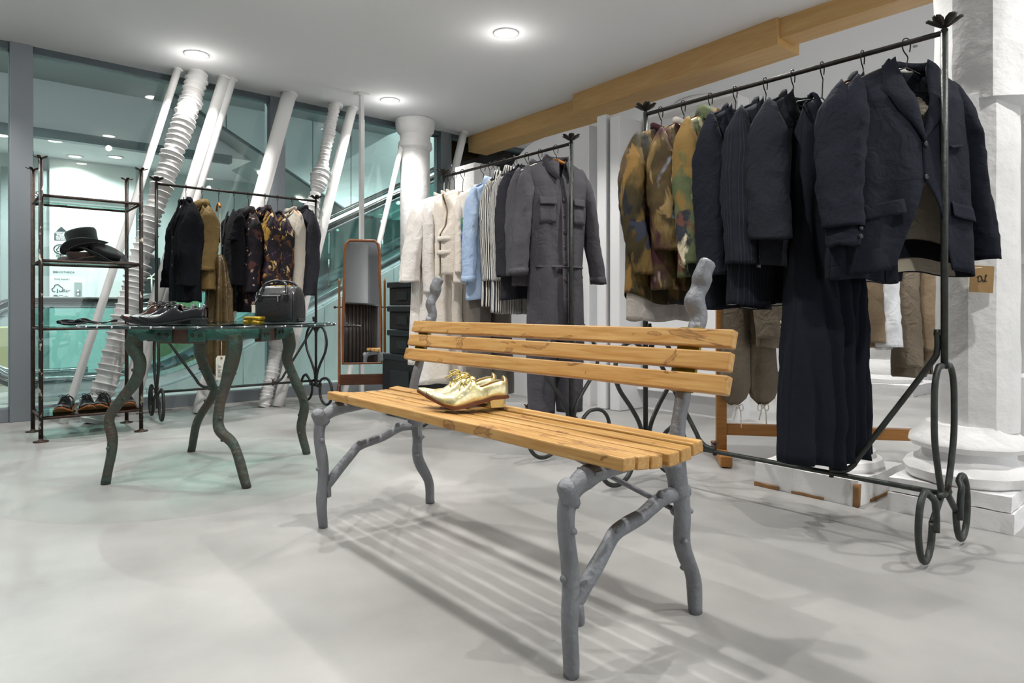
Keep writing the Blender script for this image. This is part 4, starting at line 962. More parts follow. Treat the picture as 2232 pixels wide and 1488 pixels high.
def jacket(rack, px, m, label, short, drop=.105, ry=0, cat='jacket', wood=False, sl=.56, splay=.075, bend=.03, vneck=.26, lin_=None, collar='lapel', buttons=3, bm='button_dark', flaps=True, cuffb=2, r0=.075, r1=.06, name='jacket', curve=.0, cm=None, chest_patch=False, hook=True, fwd=-.02, slm=None, cuff=None, **kw):
    q, rz, loc = hang(rack, px, drop, ry)
    g = Garment(name, label, cat, loc, rz, m, (GR1, GR2, GR3)[rack-1], vneck=vneck, **kw)
    g.body()
    if lin_: g.lining(lin_)
    for s in (-1, 1): g.sleeve(s, sl, splay, fwd, r0, r1, bend, buttons=cuffb if s < 0 else 0, bm=bm, curve=curve, m=slm, cuff=cuff)
    if collar == 'lapel': g.collar_lapel(cm)
    elif collar == 'shirt': g.collar_shirt(cm)
    elif collar == 'band': g.collar_band(cm)
    for i in range(buttons):
        z = -(vneck if vneck > .05 else .08)-.02-i*((g.L-vneck)*.62/max(1, buttons)); g.button(-.006, z, bm)
    if flaps:
        for s in (-1, 1): g.patch('pocket_flap', s*.085, s*.20, -g.L*.70, -g.L*.70-.05, tiltz=.012)
    if chest_patch: g.patch('chest_pocket', .075, .15, -.23, -.25)
    if hook: hanger(q, rz, ('wooden hanger holding up the ' if wood else 'black wire hanger holding up the ')+short, wood, g.sw*.93, drop, slope=g.drop)
    return g
# ---- right rack, far to near
g = jacket(1, 1440, 'painted_gold', 'gold and brown painted tunic at the far end of the right rack', 'gold painted tunic', drop=.10, cat='tunic', name='tunic', sl=.62, splay=.03, vneck=0, collar='band', cm='painted_wine', buttons=0, flaps=False, cuffb=0, L=.80, hem=.25, chest=.23, sw=.20, folds=.008, seed=2, curve=.03, r0=.07, r1=.052, bend=.06, hemcurve=.05)
g2 = Garment.__new__(Garment); g2.__dict__.update(g.__dict__); g2.L = .87; g2.hemcurve = .0; b = MB()
for s in (-1, 1):
    for fr in (True, False): b.grid([[Vector((p.x*.96, p.y*.9, p.z)) for p in row] for row in g2.panel(s, fr)[32:]])
b.build('sheer_underlayer', 'sheer_grey', g.t, local=True, solid=.002)
MB().tube(smooth([(-.05, -.075, -.02), (-.045, -.095, -.14), (-.03, -.10, -.20), (-.015, -.10, -.19), (-.02, -.095, -.10)], 6), .005, 6).build('neck_cord', 'sheer_grey', g.t, local=True)
jacket(1, 1489, 'painted_wine', 'wine and ochre painted shirt with pale piping second from the far end', 'wine painted shirt', drop=.10, cat='shirt', name='shirt', sl=.52, splay=.02, vneck=0, collar='band', cm='sheer_grey', buttons=0, flaps=False, cuffb=0, L=.74, hem=.22, chest=.21, sw=.185, seed=4, wood=True)
jacket(1, 1548, 'painted_green', 'green and gold painted shirt with a white lower sleeve', 'green painted shirt', drop=.085, cat='shirt', name='shirt', sl=.60, splay=.035, vneck=.05, collar='shirt', buttons=0, flaps=False, cuffb=0, L=.70, hem=.22, chest=.215, sw=.19, seed=5, wood=True, r1=.05)
g = Garment('x', '', '', (0, 0, 0), 0, 'navy', GR1); bpy.data.objects.remove(g.t)
jacket(1, 1602, 'navy', 'plain dark navy jacket between painted shirts and pinstripe jacket', 'plain navy jacket', drop=.095, sl=.64, splay=.05, L=.82, seed=6, hem=.25, chest=.235, lin_='lining_white')
jacket(1, 1668, 'pinstripe', 'dark pinstripe jacket with a button on the cuff', 'pinstripe jacket', drop=.10, sl=.60, splay=.075, L=.80, seed=7, hem=.26, chest=.235, lin_='lining_white', cuffb=1)
jacket(1, 1728, 'charcoal', 'charcoal jacket with black round collar and pale lining', 'charcoal jacket', drop=.10, sl=.52, splay=.07, L=.66, seed=8, hem=.25, chest=.235, lin_='lining_white', vneck=.20, cuffb=0, r0=.08, r1=.075, cm='black_cloth', buttons=3)
# long dress hangs from its own wire
q, rz, loc = hang(1, 1792, .14)
g = Garment('long_dress', 'very long navy pleated dress reaching almost to the floor', 'dress', loc, rz, 'dress_navy', GR1, sw=.15, nw=.075, drop=.035, chest=.165, hem=.275, L=1.30, dep=.11, vneck=0, folds=.020, fk=15, seed=9, ruck=.008)
def dW(z): return interp(-z, [(.03, .145), (.12, .16), (.26, .17), (.45, .175), (.9, .225), (1.33, .265)])
g.W = dW; g.zbot = lambda x: -1.315-.022*math.sin(x*9+.6)+.006*math.sin(x*40)
b = MB()
for s in (-1, 1):
    for fr in (True, False): b.grid(g.panel(s, fr, nx=36, ny=36))
b.build('body', 'dress_navy', g.t, local=True, solid=.003)
g.patch('bodice_panel', -.05, .05, -.07, -.30, 'black_cloth', .006)
for i in range(3): g.button(0, -.09-i*.05)
for s in (-1, 1): MB().tube(smooth([(s*.07, -.03, -.04), (s*.07, 0, .02), (s*.07, .03, -.02)], 5), .008, 6, sx=2).build('strap', 'dress_navy', g.t, local=True)
hanger(q, rz, 'black wire hanger with a bent bar holding up the long pleated dress', False, .2, .12)
jacket(1, 1880, 'navy', 'navy jacket with an upturned collar just behind the front jacket', 'navy jacket with upturned collar', drop=.10, sl=.50, splay=.085, L=.72, seed=10, hem=.26, chest=.24, lin_='lining_white', r0=.08, r1=.068, wood=True, cuffb=0)
gF = jacket(1, 1975, 'navy', 'dark navy cutaway jacket with notched lapels facing the front of the rack', 'navy cutaway jacket', drop=.085, sl=.57, splay=.105, L=.70, seed=12, hem=.245, chest=.235, sw=.215, drop_=0, lin_=None, r0=.078, r1=.062, vneck=.27, hemgap=.115, cuffb=2) if False else None
q, rz, loc = hang(1, 1975, .085, R(-30))
g = Garment('jacket', 'dark navy cutaway jacket with notched lapels facing the front of the rack', 'jacket', loc, rz, 'navy', GR1, sw=.215, drop=.07, chest=.235, hem=.262, L=.705, vneck=.27, hemgap=.12, folds=.010, fk=6, seed=12, dep=.085, hemcurve=-.01)
def innF(z):
    if -z < .27: return max(.0, .07*(1-(-z)/.27)**1.1)
    if -z < .40: return .0
    return .115*((-z-.40)/.305)**.8
g.inner = innF
g.body(); g.lining('lining_pale')
g.sleeve(-1, .57, .085, -.02, .08, .062, .035, buttons=2); g.sleeve(1, .60, .125, .02, .078, .058, .02)
g.collar_lapel(w0=.05, w1=.085)
for x, z in ((-.004, -.285), (-.004, -.395)): g.button(x, z)
for s in (-1, 1): g.patch('pocket_flap', s*.095, s*.215, -.47, -.52, tiltz=-.02)
g.patch('chest_pocket', .09, .15, -.285, -.295, tiltz=.01, lift=.006)
MB().box((-.03, .020, -.035), (.03, .024, .005)).build('neck_label', 'label_white', g.t, local=True, smooth=False)
b = MB(); rows = g.panel(-1, False, .02)[37:42]; rows2 = g.panel(1, False, .02)[37:42]
for r_ in (rows, rows2): b.grid([[p+Vector((0, -.004, .0)) for p in row] for row in r_])
b.build('hem_facing', 'black_cloth', g.t, local=True)
hanger(q, rz, 'black hanger holding up the cutaway jacket at the front', False, .2, .085, slope=.07)
# kraft tag on its string from the cuff
cz = g.cuff_at; c0 = sum(cz, Vector())/len(cz)+Vector(loc)
t = thing('swing_tag', 'square brown paper tag with handwriting hanging from the front jacket cuff', 'tag', (c0.x, c0.y, c0.z))
tp = P(2140, 608, dep(c0)); s = .021*dep(c0)/2.5*2.232
s = 26/F*dep(c0); uu = Vector((CA, -SA, 0)); ctr = Vector((tp.x, tp.y, tp.z)); M_ = Matrix.Rotation(R(3), 3, Vector((SA, CA, 0)))
cs = [ctr+M_@(uu*a*s+Vector((0, 0, b_*s*1.12))) for a, b_ in ((-1, -1), (1, -1), (1, 1), (-1, 1))]
MB().extr(cs, Vector((SA, CA, 0))*.0015).build('card', 'kraft', t, smooth=False)
MB().tube([c0, c0+Vector((0, 0, -.03)), ctr+Vector((0, 0, s*.95))], .0012, 5).build('string', 'string', t)
MB().tube(smooth([c0+uu*-.004, c0+uu*.004+Vector((0, 0, -.012)), c0+uu*-.002+Vector((0, 0, -.024))], 4), .006, 6).build('plastic_clip', 'white_plastic', t)
nn = Vector((SA, CA, 0)); 
def wr(pts, m='ink', r=.0016): MB().tube(smooth([ctr+uu*a*s+Vector((0, 0, b_*s))-nn*.0012 for a, b_ in pts], 5), r, 5).build('handwriting', m, t)
wr([(-.3, .2), (-.32, -.15), (-.15, -.2), (0, 0), (-.1, .25), (-.3, .25), (-.42, .15)]); wr([(.08, -.02), (.02, -.08), (.12, -.16), (.05, -.24)]); wr([(.2, -.22), (.3, .1), (.38, .32), (.3, .3), (.28, -.1), (.38, -.2)])
# ---- middle rack, far to near
q, rz, loc = hang(2, 969, .12)
def dress(rack, px, name, label, short, m, L, drop=.12, *args, ry=0, **kw): return dress_(rack, px, name, label, short, m, L, drop, ry, *args, **kw)
def dress_(rack, px, name, label, short, m, L, drop=.12, ry=0, sw=.19, hem=.30, seed=1, sleeves=None, wd=None, folds=.022, dep_=.09, wood=False, vneck=0, collar='band', fk=7, **kw):
    q, rz, loc = hang(rack, px, drop, ry)
    g = Garment(name, label, 'dress' if 'dress' in name else name.split('_')[-1], loc, rz, m, (GR1, GR2, GR3)[rack-1], sw=sw, L=L, hem=hem, chest=kw.pop('chest', sw+.02), dep=dep_, folds=folds, fk=fk, seed=seed, vneck=vneck, **kw)
    b = MB()
    for s in (-1, 1):
        for fr in (True, False): b.grid(g.panel(s, fr, nx=24, ny=34))
    b.build('body', m, g.t, local=True, solid=.003)
    if sleeves:
        for s in (-1, 1): g.sleeve(s, *sleeves)
    if collar == 'band': g.collar_band()
    elif collar == 'shirt': g.collar_shirt()
    hanger(q, rz, ('wooden hanger holding up the ' if wood else 'wire hanger holding up the ')+short, wood, sw*.93, drop, slope=g.drop)
    return g
dress(2, 963, 'long_dress', 'white linen dress with wide sleeves leftmost on the middle rack', 'leftmost white linen dress', 'white_linen', 1.16, .14, .205, .27, 21, (.55, .10, -.01, .085, .085, .02), chest=.22)
dress(2, 979, 'long_dress', 'long white crumpled dress with a waist seam, second on the middle rack', 'second white crumpled dress', 'white_linen', 1.28, .14, .195, .26, 23, (.62, .02, -.02, .06, .05, .04), chest=.20)
g = dress(2, 990, 'long_dress', 'sand coloured long dress hanging behind the cutout vest', 'sand coloured dress', 'cream_linen', 1.26, .14, .16, .22, 25, None, chest=.16)
# cream vest with side straps
q, rz, loc = hang(2, 1008, .13, R(-4))
g = Garment('vest', 'cream canvas vest with open armhole and buckle straps at its side', 'vest', loc, rz, 'cream_linen', GR2, sw=.165, nw=.075, drop=.04, chest=.175, hem=.17, L=.56, dep=.105, vneck=0, folds=.004, seed=27)
b = MB()
def vest_rows(s, fr):
    rows = g.panel(s, fr, nx=16, ny=28)
    out = []
    for row in rows:
        z = row[-1].z; w_ = interp(-z, [(0, .165), (.05, .15), (.14, .115), (.24, .13), (.30, .172), (.6, .172)]); o = []
        for i, p in enumerate(row):
            x = min(abs(p.x), w_); o.append(Vector((s*x, p.y-(.012 if fr else -.012), p.z)))
        out.append(o)
    return out
for s in (-1, 1):
    for fr in (True, False): b.grid(vest_rows(s, fr))
b.build('body', 'cream_linen', g.t, local=True, solid=.004)
b = MB()
for s in (-1, 1): b.grid([[Vector((p.x*.99, p.y*.8, p.z)) for p in row] for row in vest_rows(s, False)])
b.build('lining', 'tan_inside', g.t, local=True)
for z in (-.33, -.42):
    MB().tube([(-.06, -.088, z), (-.13, -.082, z), (-.178, -.045, z), (-.186, 0, z), (-.175, .03, z)], .018, 6, sx=.22, up=(0, 1, 0)).build('side_strap', 'cream_linen', g.t, local=True)
MB().box((-.02, -.075, -.055), (.055, -.071, -.035)).build('neck_label', 'label_green', g.t, local=True, smooth=False)
hanger(q, rz, 'black wire hanger holding up the cream cutout vest', False, .15, .13)
g = dress(2, 1052, 'blouse', 'ivory blouse with a round blue and green globe print', 'globe print blouse', 'cream_linen', .62, .14, .165, .19, 29, (.50, .0, -.02, .06, .045, .03), wood=False, chest=.175, folds=.008, ry=R(-34))
rows = [[Vector((-.10+.075*r_*math.cos(a), g.fy(-.10+.075*r_*math.cos(a), -.30+.11*r_*math.sin(a))-.012, -.30+.11*r_*math.sin(a))) for a in [2*PI*k/28 for k in range(28)]] for r_ in (.001, .35, .7, 1)]
MB().grid(rows, True).build('globe_print', 'globe_print', g.t, local=True, solid=.003)
# pleated grey trousers
def trousers(root_name, label, cat, q, rz, m, drop, L, w=.17, flare=.10, gather=False, group=None, seed=1, dep_=.06, crotch=.30, short='', hook=True):
    t = thing(root_name, label, cat, (q[0], q[1], q[2]-drop), rz, group)
    N = 22
    def ring(cx, rx, ry, z, k, off):
        row = []
        for i in range(N):
            a = 2*PI*i/N; f = 1+k*math.sin(a*6+seed+off)+.6*k*noise.noise(Vector((math.cos(a)*1.5+seed, math.sin(a)*1.5, z*5+off)))
            row.append(Vector((cx+rx*f*math.cos(a), ry*f*math.sin(a), z)))
        return row
    rows = [ring(0, interp(u, [(0, w*.88), (.12, w*.92), (1, w*1.12)]), dep_*(.8+.5*u), -crotch*u, .05*u, 0) for u in [k/8 for k in range(9)]]
    MB().grid(rows, True).build('hip', m, t, local=True, solid=.003)
    for s in (-1, 1):
        rows = []
        for k in range(19):
            u = k/18; z = -crotch*.8-(L-crotch*.8)*u
            rx = interp(u, [(0, w*.58), (.4, flare*.9), (.85, flare*1.08), (.95, flare*(.75 if gather else 1.08)), (1, flare*(.28 if gather else 1.06))]); ry = rx*.8
            rows.append(ring(s*(w*.52+.01*u), rx, ry, z, .09 if gather else .045, s))
        leg = MB().grid(rows, True).build('trouser_leg', m, t, local=True, solid=.003)
        if gather:
            for dx in (-.012, .014): MB().tube(smooth([(s*(w*.52)+dx*.3, -.02, -L+.01), (s*(w*.52)+dx, -.03, -L-.035), (s*(w*.52)+dx*1.6, -.02, -L-.10-.02*dx/abs(dx))], 5), .0035, 6).build('drawstring', 'string', leg, local=True)
            MB().tube(smooth([(s*w*.52+.03*math.cos(a), -.03, -L-.012+.018*math.sin(a*2)) for a in [2*PI*k/9 for k in range(9)]], 3, True), .003, 5, closed=True).build('bow', 'string', leg, local=True)
    MB().grid([ring(0, w*.885, dep_*.82, 0, .01, 0), ring(0, w*.90, dep_*.84, -.035, .01, 0)], True).build('waistband', m, t, local=True, solid=.005)
    if hook:
        h = thing('hanger', 'clip hanger holding up the '+short, 'hanger', q, rz, 'hangers on the racks')
        MB().tube(smooth([(.014, 0, -.030), (.017, 0, -.008), (.002, 0, .0165), (-.016, 0, -.006), (-.006, 0, -.03), (0, 0, -.07), (0, 0, -drop+.02)], 5), .0022, 6).build('hook', 'wire', h, local=True)
        MB().tube([(-w*.8, 0, -drop+.02), (w*.8, 0, -drop+.02)], .003, 6).build('bar', 'wire', h, local=True)
    return t
q, rz, loc = hang(2, 1068, .12)
tr = trousers('trousers', 'wide grey pleated trousers hanging with a loose side strap', 'trousers', q, rz, 'taupe', .46, 1.00, .15, .085, False, GR2, 3, short='grey pleated trousers')
MB().tube(smooth([(-.12, -.05, -.02), (-.10, -.09, -.10), (-.03, -.11, -.17), (.08, -.11, -.19), (.13, -.08, -.12)], 6), .012, 6, sx=.3).build('loose_strap', 'sheer_grey', tr, local=True)
jacket(2, 1079, 'light_blue', 'light blue crumpled cotton shirt', 'light blue shirt', .12, cat='shirt', name='shirt', sl=.58, splay=.06, vneck=.05, collar='shirt', buttons=4, bm='white_plastic', flaps=False, cuffb=0, L=.74, sw=.175, chest=.19, hem=.21, seed=31, r0=.075, r1=.055, ry=R(-8), cuff='light_blue')
jacket(2, 1100, 'stripe_bw', 'bold black and white striped shirt next to the blue shirt', 'bold striped shirt', .10, cat='shirt', name='shirt', sl=.60, splay=.02, vneck=.05, collar='shirt', buttons=4, flaps=False, cuffb=0, L=.80, sw=.15, chest=.165, hem=.18, seed=33, r0=.075, r1=.058)
jacket(2, 1122, 'stripe_fine', 'finer grey and white striped shirt with bare hem threads', 'finer striped shirt', .085, cat='shirt', name='shirt', sl=.62, splay=.02, vneck=.05, collar='shirt', buttons=4, flaps=False, cuffb=0, L=.86, sw=.15, chest=.165, hem=.18, seed=35, r0=.07, r1=.056)
jacket(2, 1148, 'dark_grey', 'near black short jacket hanging between striped shirt and grey jacket', 'near black short jacket', .085, sl=.60, splay=.05, L=.78, seed=37, wood=True, sw=.175, chest=.185, hem=.20, lin_='black_cloth')
jacket(2, 1177, 'grey_cotton', 'mid grey work jacket right behind the grey coverall', 'mid grey work jacket', .085, sl=.60, splay=.06, L=.70, seed=39, wood=True, sw=.19, chest=.20, hem=.21, collar='shirt', vneck=.1)
q, rz, loc = hang(2, 1211, .075, R(-12))
g = Garment('coverall', 'long grey buttoned coverall at the front of the middle rack', 'coverall', loc, rz, 'grey_cotton', GR2, sw=.205, drop=.065, chest=.215, hem=.175, L=.98, dep=.085, vneck=.12, folds=.008, fk=6, seed=41)
g.W = lambda z: interp(-z, [(.055, .205), (.17, .212), (.26, .205), (.62, .175), (.80, .185), (1.0, .19)])
g.body(); g.lining('dark_grey'); g.collar_shirt(w=.062)
MB().box((-.02, .018, -.06), (.025, .021, .0)).build('neck_label', 'label_white', g.t, local=True, smooth=False)
g.sleeve(-1, .60, .075, -.02, .078, .064, .02, cuff='grey_cotton'); g.sleeve(1, .64, .10, .0, .074, .055, .02, cuff='grey_cotton')
for i in range(8): g.button(-.004, -.24-i*.088, 'button_brown', .0105)
for s in (-1, 1):
    g.patch('chest_pocket', s*.06, s*.15, -.24, -.37, lift=.006); g.patch('pocket_flap', s*.058, s*.152, -.225, -.265, lift=.012)
g.patch('waist_seam', -.16, .16, -.60, -.612, lift=.004); g.patch('placket', -.022, .018, -.14, -.93, lift=.0035)
for s in (-1, 1):
    rows = []
    for k in range(19):
        u = k/18; z = -.93-.50*u; rx = lerp(.098, .073, u); row = []
        for i in range(20):
            a = 2*PI*i/20; f = 1+.06*math.sin(a*4+u*3)+.05*noise.noise(Vector((math.cos(a), math.sin(a), z*8+s)))
            row.append(Vector((s*(.093)+rx*f*math.cos(a), .085*f*math.sin(a)*lerp(1, .8, u), z)))
        rows.append(row)
    MB().grid(rows, True).build('trouser_leg', 'grey_cotton', g.t, local=True, solid=.003)
hanger(q, rz, 'wooden hanger holding up the grey coverall', True, .19, .075, slope=.06)
# ---- left rack, left to right
jacket(3, 405, 'black_cloth', 'black jacket with upturned collar leftmost on the left rack', 'leftmost black jacket', .105, sl=.60, splay=.06, L=.76, seed=51, hem=.30, chest=.25, sw=.20, r0=.085, r1=.075, cuffb=0, flaps=False)
jacket(3, 440, 'olive_gold', 'olive gold shirt with rolled sleeves on the left rack', 'olive gold shirt', .12, cat='shirt', name='shirt', sl=.46, splay=.03, vneck=.05, collar='shirt', buttons=3, flaps=False, cuffb=0, L=.66, sw=.19, chest=.21, hem=.23, seed=53, r0=.085, r1=.075, cuff='olive_gold')
q, rz, loc = hang(3, 477, .50)
sk = thing('long_skirt', 'long shiny gold brown skirt hung from a strap on the left rack', 'skirt', loc, rz, GR3)
rows = []
for k in range(31):
    u = k/30; rx = interp(u, [(0, .05), (.06, .09), (.3, .15), (1, .19)]); row = []
    for i in range(40):
        a = 2*PI*i/40; f = 1+interp(u, [(0, .03), (.15, .16), (1, .22)])*math.sin(a*9+1.4*math.sin(u*2))+.08*noise.noise(Vector((math.cos(a)*2, math.sin(a)*2, u*4)))
        row.append(Vector((rx*f*math.cos(a), rx*.5*f*math.sin(a), -.92*u-.02*math.cos(a*2)*u)))
    rows.append(row)
MB().grid(rows, True).build('skirt_body', 'gold_brown', sk, local=True, solid=.003)
MB().tube(smooth([(-.05, 0, 0), (-.035, 0, .20), (-.01, 0, .40), (.02, 0, .36), (.04, 0, .18), (.05, 0, 0)], 6), .0035, 6).build('strap', 'string', sk, local=True)
MB().tube(smooth([(-.05, 0, .345), (-.03, 0, .385), (0, 0, .40), (.03, 0, .37)], 4), .010, 8).build('hanger_end', 'wood_hanger', sk, local=True)
MB().tube(smooth([(.014, 0, .47), (.017, 0, .492), (.002, 0, .5165), (-.016, 0, .494), (-.006, 0, .47), (0, 0, .40)], 5), .0022, 6).build('hook', 'wire', sk, local=True)
jacket(3, 510, 'velvet', 'sleeveless black velvet waistcoat with a low neck', 'black velvet waistcoat', .14, cat='waistcoat', name='waistcoat', sl=.20, splay=.0, vneck=.18, collar=None, buttons=3, flaps=False, cuffb=0, L=.60, sw=.16, chest=.185, hem=.19, seed=55, r0=.05, r1=.045, lin_='black_cloth')
jacket(3, 541, 'dark_floral', 'dark floral shirt with a frilled neck beside the velvet waistcoat', 'dark floral shirt', .14, cat='shirt', name='shirt', sl=.60, splay=.03, vneck=.06, collar='shirt', buttons=0, flaps=False, cuffb=0, L=.80, sw=.17, chest=.19, hem=.21, seed=57)
jacket(3, 577, 'portrait_print', 'dark shirt printed with golden figures, front open, behind the handbag', 'golden figure print shirt', .115, cat='shirt', name='shirt', sl=.62, splay=.05, vneck=.14, collar='shirt', buttons=4, flaps=False, cuffb=0, L=.80, sw=.20, chest=.215, hem=.23, seed=59, lin_='black_cloth')
jacket(3, 605, 'portrait_print', 'second golden figure print shirt without a visible collar', 'second golden print shirt', .145, cat='shirt', name='shirt', sl=.60, splay=.05, vneck=0, collar='band', buttons=0, flaps=False, cuffb=0, L=.76, sw=.19, chest=.205, hem=.22, seed=61)
jacket(3, 637, 'oatmeal', 'oatmeal long sleeved jersey top on a wooden hanger', 'oatmeal jersey top', .10, cat='top', name='jersey_top', sl=.74, splay=.03, vneck=0, collar='band', buttons=0, flaps=False, cuffb=0, L=.72, sw=.185, chest=.195, hem=.20, seed=63, wood=True, r0=.06, r1=.045)
jacket(3, 662, 'knit_charcoal', 'charcoal knitted sweater rightmost on the left rack', 'charcoal knitted sweater', .08, cat='sweater', name='sweater', sl=.68, splay=.04, vneck=0, collar='band', buttons=0, flaps=False, cuffb=0, L=.58, sw=.20, chest=.21, hem=.21, seed=65, r0=.065, r1=.055)
p = P(483, 803, 4.95)
t = thing('swing_tag', 'cream swing tag with scribbled letters hanging under the long skirt', 'tag', (p.x, p.y, p.z+.11))
u2 = Vector((CA, -SA, 0)); MB().extr([p+u2*a*.043+Vector((0, 0, b_)) for a, b_ in ((-1, -.085), (1, -.085), (1, .075), (.7, .095), (-.7, .095), (-1, .075))], nn*.002).build('card', 'paper', t, smooth=False)
MB().lathe([(.009, 0), (.009, .003)], p+Vector((0, 0, .078))-nn*.003, 10, Matrix.Rotation(PI/2, 3, 'X')).build('eyelet', 'kraft', t)
MB().tube([p+Vector((0, 0, .078)), p+Vector((0, 0, .2))], .0015, 4).build('string', 'string', t)
for tx, z in (('K', -.05), ('M', -.02), ('V', .015)): put_text('handwriting', tx, .04, p+Vector((0, 0, z))-nn*.003-u2*.0, (0, 0, 1), -u2, 'grey_panel', t)
# ---- khaki garments on the oak rail
def wloc(x): a = WA+(WB-WA).normalized()*x; return (a.x, a.y, WH-.02)
GW = 'khaki garments on the oak rail'
def wl(px): # distance along the oak rail for a picture column
    best = min(range(0, 121), key=lambda k: abs((1116+F*((CA*lerp(WA.x, WB.x, k/120)-SA*lerp(WA.y, WB.y, k/120))/(SA*lerp(WA.x, WB.x, k/120)+CA*lerp(WA.y, WB.y, k/120))))-px)); return WL*best/120
trousers('trousers', 'crumpled khaki balloon trousers with white drawstrings at the hems', 'trousers', wloc(wl(1630)), R(-36), 'khaki', .13, .97, .135, .078, True, GW, 5, short='khaki balloon trousers', crotch=.40)
def oak_jacket(px, m, label, short, L, sl, seed, turn=60, cat='jacket', drop=.12, name='jacket', collar='lapel', vneck=.2, bm='button_pale', cb=3, **kw):
    q = wloc(wl(px)); rz = wa+R(turn); loc = (q[0], q[1], q[2]-drop)
    g = Garment(name, label, cat, loc, rz, m, GW, vneck=vneck, L=L, seed=seed, sw=.19, chest=.21, hem=.22, **kw); g.body()
    for s in (-1, 1): g.sleeve(s, sl, .05, -.02, .07, .058, .02, buttons=cb if s < 0 else 0, bm=bm)
    if collar == 'lapel': g.collar_lapel()
    else: g.collar_shirt()
    hanger(q, rz, 'wooden hanger holding up the '+short, True, .18, drop); return g
oak_jacket(1690, 'khaki', 'crumpled khaki jacket beside the balloon trousers on the oak rail', 'crumpled khaki jacket', .66, .56, 71)
oak_jacket(1905, 'khaki_tan', 'tan jacket with three pale cuff buttons beside the long dress', 'tan jacket beside the long dress', .66, .58, 73)
oak_jacket(1940, 'white_shirt', 'white shirt with loose open cuffs on the oak rail', 'white shirt on the oak rail', .66, .60, 75, cat='shirt', name='shirt', collar='shirt', vneck=.05, cb=0)
oak_jacket(1985, 'khaki', 'khaki linen coat with a frayed hem on the oak rail', 'frayed khaki coat', .80, .70, 77, cat='coat', name='coat', cb=0)
oak_jacket(2030, 'khaki_tan', 'tan jacket with pale cuff buttons rightmost on the oak rail', 'rightmost tan jacket', .72, .62, 79)
